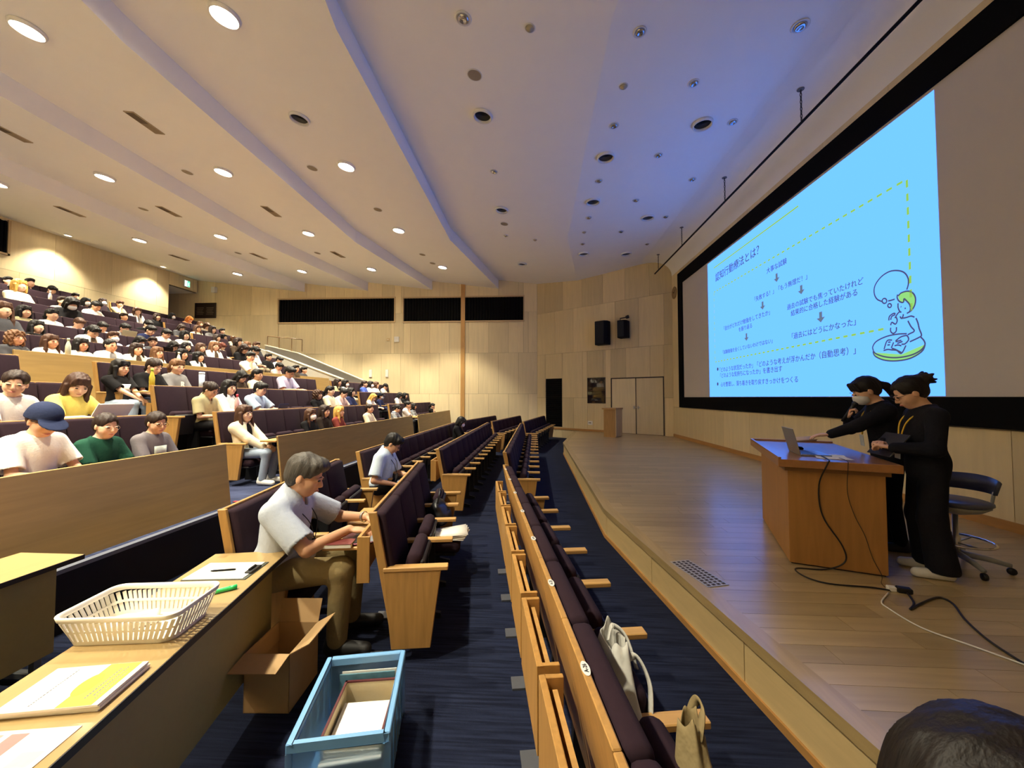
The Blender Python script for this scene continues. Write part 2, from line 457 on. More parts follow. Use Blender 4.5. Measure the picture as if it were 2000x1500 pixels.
# nosing, riser panels and skirting along the stage front
yy = [YN, Y1, Y2, 15.75]
M_NOSE = wood('stage_nosing', (170, 146, 100), axis='Y', obj_var=.04, rough=.35, scale=5, coat=.3)
def along_edge(mb, off0, off1, z0, z1, ya=None, yb=None):
    pts = [p for p in yy if (ya is None or p > ya) and (yb is None or p < yb)]
    if ya is not None: pts = [ya] + pts
    if yb is not None: pts = pts + [yb]
    q = [(edge_x(p) + off0, p) for p in pts] + [(edge_x(p) + off1, p) for p in pts[::-1]]
    n = len(pts)
    vs = [(x, y, z) for z in (z0, z1) for x, y in q]; fs = []
    N = len(q)
    for i in range(n - 1):
        a0, a1, b1, b0 = i, i + 1, N - 2 - i, N - 1 - i
        fs += [(a0, b0, b1, a1), (N + a0, N + a1, N + b1, N + b0), (a0, a1, N + a1, N + a0), (b0, N + b0, N + b1, b1)]
    fs += [(0, N, N + N - 1, N - 1), (n - 1, n, N + n, N + n - 1)]
    return mb.add(vs, fs)
along_edge(MB(), -.02, .10, S_Z - .06, S_Z + .003).build('nosing', M_NOSE, stage)
k = YN
while k < 15.7:
    along_edge(MB(), 0, .03, .045, S_Z - .062, k + .004, min(k + 1.21, 15.75) - .004).build('riser_panel', wood('riser_ply', (200, 174, 124), axis='Y', var=.05, obj_var=.04), stage)
    k += 1.21
along_edge(MB(), -.015, .03, 0, .045).build('skirting', wood('skirting_wood', (176, 130, 74), axis='Y'), stage)
struct(MB().box(XS - .02, XS, YN, AY1, S_Z, S_Z + .10).build('baseboard_screen', wood('skirting_wood', (176, 130, 74), axis='Y')), 'brown skirting under the screen wall')
o = MB().box(0, DOOR[0], 0, .02, S_Z, S_Z + .08).build('baseboard_corner', wood('skirting_wood', (176, 130, 74), axis='Y')); o.matrix_world = M_COR; struct(o, 'brown skirting along the angled wall')

# ---- concrete stair walls beside the upper rows
def stair_wall(name, y0, y1, pts, label):
    """pts: (x, z_top) going down towards the stage"""
    poly = [(x, z) for x, z in pts] + [(pts[-1][0], 1.3), (pts[0][0], 1.9)]
    t = MB().prism(poly, 'y', y0, y1).build(name, M_CONC); struct(t, label)
    cap = MB()
    for (xa, za), (xb, zb) in zip(pts, pts[1:]):
        cap.prism([(xa, za), (xb, zb), (xb, zb + .035), (xa, za + .035)], 'y', y0 - .03, y1 + .03)
    cap.build('coping', plain('pale_coping', (222, 212, 186), rough=.6), t)
    return t
stair_wall('wall_stair_inner', 13.66, 13.78, [(-9.85, 3.42), (-6.95, 2.36)], 'sloping concrete stair wall with a pale coping beside the upper rows')
stair_wall('wall_stair_outer', 15.20, 15.34, [(-11.0, 3.83), (-9.62, 3.50), (-6.93, 2.40)], 'sloping concrete stair wall with a pale coping below the black openings')
struct(MB().prism([(-9.85, 3.42), (-9.85, 1.9), (-11.0, 2.3), (-11.0, 3.83)], 'y', 13.66, 13.78).build('wall_stair_return', M_CONC), 'concrete wall at the top of the side stair')
# ================================================================== people: smooth blended volumes turned into one continuous surface
class Vol:
    def __init__(s, lo, hi, res):
        s.lo = np.array(lo, float); s.res = res
        s.n = np.maximum(4, np.ceil((np.array(hi, float) - s.lo) / res).astype(int) + 1)
        s.F = np.full(tuple(s.n), 1.0, np.float32)
    def _sub(s, lo, hi):
        a = np.clip(np.floor((np.array(lo) - s.lo) / s.res).astype(int), 0, s.n - 1)
        b = np.clip(np.ceil((np.array(hi) - s.lo) / s.res).astype(int) + 1, 1, s.n)
        if np.any(b <= a): return None, None
        g = [((np.arange(a[i], b[i]) * s.res + s.lo[i])).astype(np.float32) for i in range(3)]
        return (slice(a[0], b[0]), slice(a[1], b[1]), slice(a[2], b[2])), (g[0][:, None, None], g[1][None, :, None], g[2][None, None, :])
    def _mix(s, sl, d, k, op):
        f = s.F[sl]
        if op == 'u':
            h = np.maximum(k - np.abs(f - d), 0) / max(k, 1e-6); s.F[sl] = np.minimum(f, d) - h * h * k * .25
        else:
            d = -d
            h = np.maximum(k - np.abs(f - d), 0) / max(k, 1e-6); s.F[sl] = np.maximum(f, d) + h * h * k * .25
    def cone(s, p, q, r1, r2, k=.02, op='u'):
        p, q = np.array(p, float), np.array(q, float); m = max(r1, r2) + k + 3 * s.res
        sl, g = s._sub(np.minimum(p, q) - m, np.maximum(p, q) + m)
        if sl is None: return s
        ba = q - p; L2 = float(ba @ ba) + 1e-12
        x, y, z = g[0] - p[0], g[1] - p[1], g[2] - p[2]
        t = np.clip((x * ba[0] + y * ba[1] + z * ba[2]) / L2, 0, 1)
        d = np.sqrt((x - t * ba[0]) ** 2 + (y - t * ba[1]) ** 2 + (z - t * ba[2]) ** 2) - (r1 + (r2 - r1) * t)
        s._mix(sl, d, k, op); return s
    def ell(s, c, r, k=.02, op='u', M=None):
        c = np.array(c, float); r = np.array(r, float); m = r.max() + k + 3 * s.res
        sl, g = s._sub(c - m, c + m)
        if sl is None: return s
        x, y, z = g[0] - c[0], g[1] - c[1], g[2] - c[2]
        if M is not None:
            A = np.array(M, float).T
            x, y, z = (A[0, 0] * x + A[0, 1] * y + A[0, 2] * z), (A[1, 0] * x + A[1, 1] * y + A[1, 2] * z), (A[2, 0] * x + A[2, 1] * y + A[2, 2] * z)
        k0 = np.sqrt((x / r[0]) ** 2 + (y / r[1]) ** 2 + (z / r[2]) ** 2)
        k1 = np.sqrt((x / r[0] ** 2) ** 2 + (y / r[1] ** 2) ** 2 + (z / r[2] ** 2) ** 2) + 1e-9
        s._mix(sl, k0 * (k0 - 1) / k1, k, op); return s
    def half(s, p, nrm, op='s', k=.004):
        """cut away everything on the side the normal points to"""
        p = np.array(p, float); nrm = np.array(nrm, float)
        g = [np.arange(s.n[i]) * s.res + s.lo[i] for i in range(3)]
        d = -((g[0][:, None, None] - p[0]) * nrm[0] + (g[1][None, :, None] - p[1]) * nrm[1] + (g[2][None, None, :] - p[2]) * nrm[2])
        s._mix((slice(None),) * 3, d.astype(np.float32), k, op); return s
    def ripple(s, amp, fx, fy, fz, seed=0):
        g = [np.arange(s.n[i]) * s.res + s.lo[i] for i in range(3)]
        s.F += (amp * (np.sin(g[0][:, None, None] * fx + seed) + np.sin(g[1][None, :, None] * fy + 2 * seed) * np.sin(g[2][None, None, :] * fz + seed) + np.sin((g[0][:, None, None] + g[1][None, :, None]) * fy * .7 + (g[2][None, None, :]) * fz * .6))).astype(np.float32)
        return s
    def mesh(s, name):
        F = s.F; F[0], F[-1], F[:, 0], F[:, -1], F[:, :, 0], F[:, :, -1] = 1, 1, 1, 1, 1, 1
        I = F < 0
        nx, ny, nz = s.n
        acc = np.zeros((nx - 1, ny - 1, nz - 1, 3), np.float32); cnt = np.zeros((nx - 1, ny - 1, nz - 1), np.float32)
        corner = lambda a, i, j, k: a[i:nx - 1 + i, j:ny - 1 + j, k:nz - 1 + k]
        for ax in range(3):
            o = [b for b in range(3) if b != ax]
            for u in (0, 1):
                for v in (0, 1):
                    c0 = [0, 0, 0]; c0[o[0]] = u; c0[o[1]] = v; c1 = list(c0); c1[ax] = 1
                    f0, f1 = corner(F, *c0), corner(F, *c1); x = corner(I, *c0) != corner(I, *c1)
                    t = np.where(x, f0 / np.where(np.abs(f0 - f1) < 1e-9, 1e-9, f0 - f1), 0)
                    for b in range(3):
                        acc[..., b] += np.where(x, (t if b == ax else c0[b]), 0)
                    cnt += x
        act = cnt > 0
        idx = np.full(act.shape, -1, np.int64); idx[act] = np.arange(act.sum())
        ijk = np.argwhere(act)
        V = (ijk + acc[act] / cnt[act][:, None]) * s.res + s.lo
        Q = []
        for ax in range(3):
            o = [(ax + 1) % 3, (ax + 2) % 3]
            sl0 = [slice(None)] * 3; sl1 = [slice(None)] * 3; sl0[ax] = slice(0, -1); sl1[ax] = slice(1, None)
            a, b = I[tuple(sl0)], I[tuple(sl1)]
            E = np.argwhere(a != b); fl = a[tuple(E.T)]
            ok = np.all(E[:, o] > 0, axis=1) & (E[:, o[0]] < s.n[o[0]] - 1) & (E[:, o[1]] < s.n[o[1]] - 1)
            E, fl = E[ok], fl[ok]
            def at(du, dv):
                e = E.copy(); e[:, o[0]] -= du; e[:, o[1]] -= dv; return idx[tuple(e.T)]
            q = np.stack([at(1, 1), at(0, 1), at(0, 0), at(1, 0)], 1)
            q[~fl] = q[~fl][:, ::-1]; Q.append(q)
        Q = np.concatenate(Q)
        me = bpy.data.meshes.new(name)
        me.vertices.add(len(V)); me.vertices.foreach_set('co', V.astype(np.float32).ravel())
        me.loops.add(Q.size); me.loops.foreach_set('vertex_index', Q.astype(np.int32).ravel())
        me.polygons.add(len(Q)); me.polygons.foreach_set('loop_start', np.arange(0, Q.size, 4, dtype=np.int32)); me.polygons.foreach_set('loop_total', np.full(len(Q), 4, np.int32))
        me.polygons.foreach_set('use_smooth', np.ones(len(Q), bool))
        me.update(calc_edges=True)
        return me

def V3(*a): return np.array(a, float)
def rotm(yaw=0, pitch=0, roll=0):
    return np.array((Matrix.Rotation(R(yaw), 3, 'Z') @ Matrix.Rotation(R(pitch), 3, 'Y') @ Matrix.Rotation(R(roll), 3, 'X')))
def ik(a, b, l1, l2, pole):
    d = b - a; L = np.linalg.norm(d); L2 = min(L, (l1 + l2) * .995)
    b = a + d / L * L2
    x = (l1 * l1 - l2 * l2 + L2 * L2) / (2 * L2); h = math.sqrt(max(l1 * l1 - x * x, 0))
    u = d / L; p = np.array(pole, float); p = p - u * (p @ u); p /= np.linalg.norm(p)
    return a + u * x + p * h, b

POSES = {
 'watch': dict(),
 'watch2': dict(lean=-4, yaw=-14, wl=(.25, .05, .58), wr=(.24, -.12, .60)),
 'write': dict(lean=12, pitch=26, wl=(.38, .12, .69), wr=(.37, -.08, .69)),
 'phone': dict(lean=4, pitch=34, wl=(.27, .05, .66), wr=(.27, -.05, .66)),
 'chin': dict(lean=10, pitch=6, yaw=-8, wl=(.33, .10, .66), wr=(.155, -.03, .93), handr=(-.1, .25, .9)),
 'turn': dict(lean=0, yaw=-40, pitch=8),
}
def skeleton(po):
    """joints of one figure (faces +x, floor at z=0), women's size unless 'big'"""
    b = po.get('big', 1.0); J = {}
    stand = po.get('stand', False)
    hz = .86 if stand else .45
    up = hz - .50; tk = 1.0 if stand else po.get('tall', .93)
    lean = rotm(0, po.get('lean', 0), po.get('side', 0)); piv = V3(0, 0, hz)
    def T(x, y, z): return piv + lean @ V3(x, y, (z - .50) * tk)
    J['pelvis'] = V3(0, 0, hz + .03); J['waist'] = T(-.012, 0, .69); J['chest'] = T(-.03, 0, .85)
    sw = .150 * b + (.012 if b > 1.02 else 0)
    J['sl'], J['sr'] = T(-.045, sw, .922), T(-.045, -sw, .922)
    J['nb'] = T(-.045, 0, .965)
    hr = lean @ rotm(po.get('yaw', 0), po.get('pitch', 0) - po.get('lean', 0) * .6, po.get('roll', 0))
    nk = T(-.028, 0, 1.045); J['nk'] = nk
    hs = po.get('head', 1.03)
    J['H'] = nk + hr @ (V3(.022, 0, .085) * hs); J['HR'] = hr; J['hs'] = hs
    for s, sg in (('l', 1), ('r', -1)):
        w = np.array(po.get('w' + s, (.27, .085 * sg, .60)), float) - V3(0, 0, 0 if stand else .055)
        J['e' + s], J['w' + s] = ik(J['s' + s], w, .262 * b, .232 * b, po.get('pole' + s, (-.35, .55 * sg, -.75)))
        f = J['w' + s] - J['e' + s]; f /= np.linalg.norm(f)
        J['hd' + s] = np.array(po.get('hand' + s, f * .8 + V3(.35, -.1 * sg, -.12)), float); J['hd' + s] /= np.linalg.norm(J['hd' + s])
        J['pn' + s] = np.array(po.get('palm' + s, (0, 0, -1)), float)
        J['curl' + s] = po.get('curl' + s, .5)
        if stand:
            J['h' + s] = V3(0, .085 * sg, hz - .02); J['k' + s] = V3(.02 + po.get('kx', 0), .095 * sg, .46); J['a' + s] = V3(-.03, .10 * sg, .085); J['t' + s] = V3(.12, .115 * sg, .035)
        else:
            kx, kz = po.get('knee', (.37, .465)); ax = po.get('ank', kx - .02)
            J['h' + s] = V3(0, .085 * sg, .46); J['k' + s] = V3(kx, .10 * sg + po.get('splay', 0) * sg, kz); J['a' + s] = V3(ax, .105 * sg + po.get('splay', 0) * sg, .095); J['t' + s] = J['a' + s] + V3(.16, .02 * sg, -.055)
    return J
def hand(v, J, s, sg, fine, grow=0.0):
    w, d = J['w' + s], J['hd' + s]; n = J['pn' + s] - d * (J['pn' + s] @ d); n /= np.linalg.norm(n)
    side = np.cross(n, d) * sg            # towards the thumb side
    if (side @ V3(0, -sg, 0)) < 0 and abs(side[1]) > .2: side = -side
    c = w + d * .052
    v.ell(c, (.050, .040, .016), .014, M=np.stack([d, side, n], 1))
    if not fine:
        v.cone(w + d * .09, w + d * .135 + n * .025 * J['curl' + s] * 2, .018, .013, .014); v.cone(w + d * .03 + side * .03, w + d * .075 + side * .048, .012, .009, .01); return
    cu = J['curl' + s]
    for i, (o, L) in enumerate(((.030, .068), (.010, .076), (-.0105, .071), (-.031, .056))):
        p = w + d * .092 + side * o; a = cu * 1.0
        for kk, fr in enumerate((.45, .32, .25)):
            dr = d * math.cos(a) + n * math.sin(a); q = p + dr * L * fr
            v.cone(p, q, .0098 - kk * .0006, .0094 - kk * .0008, .003); p = q; a += cu * .9
    p = w + d * .028 + side * .030; q = p + (d * .7 + side * .6 + n * .25) * .034; v.cone(p, q, .012, .0098, .008)
    v.cone(q, q + (d * .92 + side * .12 + n * .3) * .030, .0095, .008, .005)
def head(v, J, fine):
    c, A, h = J['H'], J['HR'], J['hs']
    def P(x, y, z): return c + A @ (V3(x, y, z) * h)
    def E(x, y, z, r, k=.02, op='u'): v.ell(P(x, y, z), np.array(r) * h, k, op, A)
    E(-.016, 0, .036, (.096, .076, .084)); E(.020, 0, -.030, (.068, .062, .082), .03)
    v.cone(P(.050, .018, -.088), P(.050, -.018, -.088), .022 * h, .022 * h, .03)
    E(.045, .045, -.035, (.036, .02, .03), .03); E(.045, -.045, -.035, (.036, .02, .03), .03)
    v.cone(P(.086, 0, .008), P(.104, 0, -.030), .007 * h, .012 * h, .012)
    E(.092, 0, -.036, (.013, .018, .009), .008)
    E(.085, 0, -.064, (.012, .024, .011), .012)
    for sg in (1, -1):
        E(.1015, .033 * sg, .004, (.018, .017, .011), .012, 's')
        E(.080, .034 * sg, .003, (.016, .017, .012), .006)
        v.ell(P(-.004, .077 * sg, -.010), np.array((.021, .010, .031)) * h, .012, 'u', A @ rotm(18 * sg, 0, 0))
    v.cone(P(-.020, 0, -.055), J['nb'] + V3(-.004, 0, -.02), .047 * h, .056, .03)
def mesh_body(po, res, fine):
    J = skeleton(po); b = po.get('big', 1.0)
    v = Vol((-.40, -.50, -.01), (.85, .50, 1.75 if po.get('stand') else 1.32), res)
    v.ell(J['pelvis'], V3(.100, .145, .10) * b, .05); v.ell(J['waist'], V3(.082, .118, .13) * b, .06); v.ell(J['chest'], V3(.094, .135, .14) * b, .06)
    v.cone(J['sl'], J['sr'], .038 * b, .038 * b, .06)
    for s in ('sl', 'sr'): v.cone(J['nb'], J['nb'] * .35 + J[s] * .65, .048, .036 * b, .05)
    head(v, J, fine)
    for s, sg in (('l', 1), ('r', -1)):
        v.cone(J['s' + s], J['e' + s], .044 * b, .034 * b, .03); v.cone(J['e' + s], J['w' + s], .035 * b, .0235 * b, .015)
        hand(v, J, s, sg, fine)
        v.cone(J['h' + s], J['k' + s], .074, .050, .04); v.cone(J['k' + s], J['a' + s], .050, .034, .02); v.cone(J['a' + s] + V3(-.02, 0, -.045), J['t' + s] + V3(0, 0, 0), .036, .030, .03)
    return v.mesh('body')
def mesh_top(po, res, kind):
    """shirt: kind 'tee', 'long', 'open' (cardigan, worn over a tee), 'collar'"""
    J = skeleton(po); b = po.get('big', 1.0); e = {'tee': .018, 'long': .018, 'open': .030, 'collar': .020, 'inner': .014}[kind]
    v = Vol((-.40, -.50, .30), (.80, .50, 1.75 if po.get('stand') else 1.32), res)
    v.ell(J['waist'], V3(.090, .128, .14) * b + e, .06); v.ell(J['chest'], V3(.098, .140, .135) * b + e, .06)
    v.ell(J['pelvis'] + V3(-.005, 0, .035), V3(.100, .145, .085) * b + e, .06)
    if po.get('stand'): v.ell(J['pelvis'] + V3(0, 0, -.06), V3(.100, .150, .13) * b + e, .06)
    v.cone(J['sl'] + V3(0, 0, -.006), J['sr'] + V3(0, 0, -.006), .038 * b + e, .038 * b + e, .06)
    for s in ('sl', 'sr'): v.cone(J['nb'] + V3(0, 0, -.01), J['nb'] * .3 + J[s] * .7, .050 + e * .5, .036 * b + e, .05)
    v.cone(J['chest'] + V3(.0, 0, .06), J['nb'] + V3(.0, 0, .012), .07 * b, .058 + e * .5, .05)
    for s in 'lr':
        a, c, w = J['s' + s], J['e' + s], J['w' + s]
        if kind in ('long', 'open'):
            v.cone(a, c, .047 * b + e, .039 * b + e, .03); v.cone(c, c + (w - c) * .93, .040 * b + e * .9, .030 * b + e * .7, .02)
        elif kind != 'inner':
            q = a + (c - a) * po.get('sleeve', .80); v.cone(a, q, .047 * b + e, .046 * b + e * 1.5, .03)
            u = (c - a) / np.linalg.norm(c - a)
            v.cone(q + u * .055, q + u * .20, .062 * b + e, .062 * b + e, .004, 's')
    up = J['nb'] - J['chest']; up /= np.linalg.norm(up)
    fwd = J['HR'][:, 0] * .3 + V3(1, 0, 0); fwd /= np.linalg.norm(fwd)
    if kind == 'collar':
        v.cone(J['nb'] + V3(.004, 0, .0), J['nb'] + up * .055, .064, .066, .02)
        v.ell(J['nb'] + up * .075 + fwd * .01, (.056, .056, .05), .006, 's'); v.ell(J['nb'] + fwd * .075 + up * .0, (.03, .026, .05), .01, 's')
    else:
        v.ell(J['nb'] + up * .055 + fwd * .022, (.082, .072, .056), .012, 's')
    if kind == 'open':
        v.ell(J['chest'] + fwd * .145 - up * .03, (.09, .062, .32), .015, 's')
    return v.mesh('top')
def mesh_legs(po, res):
    J = skeleton(po); b = po.get('big', 1.0)
    v = Vol((-.30, -.35, -.01), (.85, .35, 1.05), res)
    wide = po.get('wide', 0)
    v.ell(J['pelvis'] + V3(0, 0, -.01), V3(.108, .155, .10) * b, .05)
    for s in 'lr':
        v.cone(J['h' + s], J['k' + s], .086 * b, .062 * b + wide * .5, .04); v.cone(J['k' + s], J['a' + s] + V3(0, 0, po.get('hem', 0)), .062 * b + wide * .5, .052 * b + wide, .03)
    v.half((0, 0, .055), (0, 0, -1))
    return v.mesh('trousers')
def mesh_shoes(po, res):
    out = []
    J = skeleton(po)
    for s in 'lr':
        a, t = J['a' + s], J['t' + s]
        v = Vol(np.minimum(a, t) - .1, np.maximum(a, t) + .1, res)
        v.cone(a + V3(-.03, 0, -.045), t + V3(.01, 0, .0), .044, .038, .03); v.cone(a + V3(-.025, 0, -.04), a + V3(-.02, 0, .0), .044, .046, .02)
        v.half((0, 0, .004), (0, 0, -1)); out.append(v.mesh('shoe'))
    return out

def mesh_hair(style, res=.007):
    """hair round a head at the origin that faces +x"""
    v = Vol((-.27, -.17, -.42), (.18, .17, .20), res)
    big = 1.06 if style in ('curly', 'bob', 'long', 'wavy') else 1.0
    v.ell((-.018, 0, .042), (.108 * big, .088 * big, .091 * big), .02)
    if style == 'male':
        v.ell((-.055, 0, -.02), (.062, .074, .07), .03); v.ell((.055, 0, .085), (.055, .07, .04), .03)
        v.ell((.11, 0, -.035), (.085, .098, .090), .012, 's'); v.ell((.01, .098, -.035), (.038, .03, .045), .01, 's'); v.ell((.01, -.098, -.035), (.038, .03, .045), .01, 's')
    elif style in ('bob', 'curly'):
        v.ell((-.035, 0, -.035), (.092, .102, .105), .04); v.ell((-.05, 0, -.09), (.07, .095, .07), .03)
        v.cone((.03, .083, .0), (.035, .078, -.11), .028, .022, .02); v.cone((.03, -.083, .0), (.035, -.078, -.11), .028, .022, .02)
    elif style in ('long', 'wavy'):
        v.ell((-.045, 0, -.03), (.085, .100, .11), .03); v.ell((-.075, 0, -.17), (.052, .102, .17), .05)
        for sg in (1, -1):
            v.cone((.020, .086 * sg, .0), (.030, .092 * sg, -.15), .027, .026, .02); v.cone((.030, .092 * sg, -.15), (.055, .085 * sg, -.29), .026, .014, .02)
    else:
        v.ell((-.05, 0, -.015), (.065, .076, .065), .03)
    if style == 'pony':
        v.cone((-.115, 0, .02), (-.155, 0, -.03), .024, .030, .015); v.cone((-.155, 0, -.03), (-.150, 0, -.17), .030, .012, .02)
    if style == 'side':
        v.cone((-.10, .02, -.05), (-.125, .03, -.10), .03, .026, .02); v.cone((-.125, .03, -.10), (-.11, .04, -.17), .026, .012, .02)
    if style == 'bun':
        v.ell((-.118, 0, .045), (.042, .046, .044), .012)
    if style == 'updo':
        v.ell((-.11, 0, .055), (.055, .055, .05), .015)
        for i in range(9):
            a = i * 2.4; v.cone((-.12, .025 * math.cos(a), .06 + .02 * math.sin(a)), (-.150 - .012 * (i % 3), .050 * math.cos(a), .05 + .050 * math.sin(a)), .020, .010, .010)
    if style != 'male':       # face opening, then a fringe that comes down over the brow
        v.ell((.105, 0, -.050), (.078, .076, .100), .012, 's'); v.ell((.05, 0, -.10), (.075, .064, .075), .012, 's')
        if style in ('side', 'updo', 'bun'): v.ell((.105, .022, .020), (.050, .050, .058), .014, 's'); v.ell((.10, -.03, .005), (.045, .040, .052), .014, 's')
        if style in ('pony', 'bun', 'side', 'updo'): v.ell((.03, 0, -.055), (.055, .12, .045), .015, 's')
        if style not in ('bun', 'side', 'updo'):
            for i in range(7):
                y = (i - 3) * .021; v.cone((.064, y * .75, .094), (.088 - abs(y) * .38, y * 1.15, .043 - (abs(i - 3) % 2) * .006), .015, .006, .012)
    if style == 'curly': v.ripple(.0055, 120, 120, 120, 1.3)
    elif style == 'wavy': v.ripple(.0030, 40, 90, 45, .7)
    else: v.ripple(.0016, 60, 190, 12, .5)
    return v.mesh('hair')
def mesh_mask():
    v = Vol((-.02, -.1, -.14), (.16, .1, .03), .006)
    v.ell((.050, 0, -.048), (.066, .071, .062), .02); v.cone((.092, 0, -.012), (.098, 0, -.05), .018, .016, .03)
    v.half((.028, 0, 0), (-1, 0, 0)); v.half((0, 0, -.010), (-.06, 0, 1))
    for sg in (1, -1): v.cone((.03, .066 * sg, -.035), (.0, .080 * sg, -.005), .0035, .0035, .003)
    return v.mesh('mask')
def mesh_cap():
    v = Vol((-.17, -.14, -.05), (.26, .14, .19), .006)
    v.ell((-.015, 0, .050), (.118, .098, .100), .01); v.ell((-.03, 0, .015), (.112, .097, .06), .02)
    v.half((0, 0, .022), (.22, 0, -1))
    v.ell((.115, 0, .038), (.085, .085, .011), .012, M=rotm(0, 14, 0))
    v.ell((-.015, 0, .020), (.098, .080, .080), .004, 's')
    return v.mesh('cap')
def mesh_glasses():
    mb = MB()
    for sg in (1, -1):
        mb.tube([(.102 - .004 * math.cos(a) , sg * .034 + .024 * math.cos(a), .0 + .019 * math.sin(a)) for a in [2 * math.pi * k / 20 for k in range(20)]], .0016, 5, closed=True)
        mb.tube([(.099, sg * .058, .006), (.04, sg * .080, .008), (-.005, sg * .084, .0)], .0015, 5)
    mb.tube([(.104, .011, .004), (.107, 0, .007), (.104, -.011, .004)], .0015, 5)
    return mb.mesh('glasses', smooth=True)
def mesh_eye():
    return MB().lathe([(0, .0045), (.006, .004), (.0105, .002), (.012, 0), (.0105, -.002), (0, -.003)], 14).mesh('eye', smooth=True)
def mesh_brow():
    return MB().tube([(0, -.017, -.002), (.003, -.005, .002), (.002, .008, .002), (-.004, .018, -.003)], [.002, .0034, .003, .0012], 6).mesh('eyebrow', smooth=True)
def mesh_lips():
    return MB().tube([(-.008, -.022, 0), (.000, -.012, .001), (.003, 0, 0), (.000, .012, .001), (-.008, .022, 0)], [.001, .0042, .0052, .0042, .001], 8).mesh('mouth', smooth=True)

SKIN = [(222, 178, 148), (214, 168, 138), (226, 186, 158), (204, 156, 124), (196, 148, 116)]
def skin(i):
    m = plain('skin_%d' % i, SKIN[i], rough=.55, spec=.35, var=.04, scale=18)
    b = m.node_tree.nodes['Principled BSDF']; b.inputs['Subsurface Weight'].default_value = .08; b.inputs['Subsurface Radius'].default_value = (.02, .008, .004)
    return m
def hair_mat(rgb):
    name = 'hair_%d_%d_%d' % rgb
    if name in _mats: return _mats[name]
    m, n, l, b = nt(name)
    tc = n.new('ShaderNodeTexCoord'); mp = n.new('ShaderNodeMapping'); mp.inputs['Scale'].default_value = (160, 160, 9)
    l.new(tc.outputs['Object'], mp.inputs['Vector']); ns = n.new('ShaderNodeTexNoise'); ns.inputs['Scale'].default_value = 1.0
    l.new(mp.outputs[0], ns.inputs['Vector']); c = lin(rgb)
    rp = n.new('ShaderNodeValToRGB'); rp.color_ramp.elements[0].position = .3; rp.color_ramp.elements[1].position = .7
    rp.color_ramp.elements[0].color = (*[x * .6 for x in c], 1); rp.color_ramp.elements[1].color = (*[x * 1.35 for x in c], 1)
    l.new(ns.outputs['Fac'], rp.inputs['Fac']); l.new(rp.outputs[0], b.inputs['Base Color'])
    bp = n.new('ShaderNodeBump'); bp.inputs['Strength'].default_value = .5; bp.inputs['Distance'].default_value = .004
    l.new(ns.outputs['Fac'], bp.inputs['Height']); l.new(bp.outputs['Normal'], b.inputs['Normal'])
    b.inputs['Roughness'].default_value = .55; b.inputs['Specular IOR Level'].default_value = .28
    _mats[name] = m; return m
def striped(name, a, b_, n_):
    if name in _mats: return _mats[name]
    m, n, l, b = nt(name)
    tc = n.new('ShaderNodeTexCoord'); sp = n.new('ShaderNodeSeparateXYZ'); l.new(tc.outputs['Object'], sp.inputs[0])
    mu = n.new('ShaderNodeMath'); mu.operation = 'MULTIPLY'; mu.inputs[1].default_value = n_; l.new(sp.outputs[2], mu.inputs[0])
    fr = n.new('ShaderNodeMath'); fr.operation = 'FRACT'; l.new(mu.outputs[0], fr.inputs[0])
    gt = n.new('ShaderNodeMath'); gt.operation = 'GREATER_THAN'; gt.inputs[1].default_value = .55; l.new(fr.outputs[0], gt.inputs[0])
    mx = n.new('ShaderNodeMix'); mx.data_type = 'RGBA'; mx.inputs[6].default_value = (*lin(a), 1); mx.inputs[7].default_value = (*lin(b_), 1)
    l.new(gt.outputs[0], mx.inputs[0]); l.new(mx.outputs[2], b.inputs['Base Color']); b.inputs['Roughness'].default_value = .9
    _mats[name] = m; return m

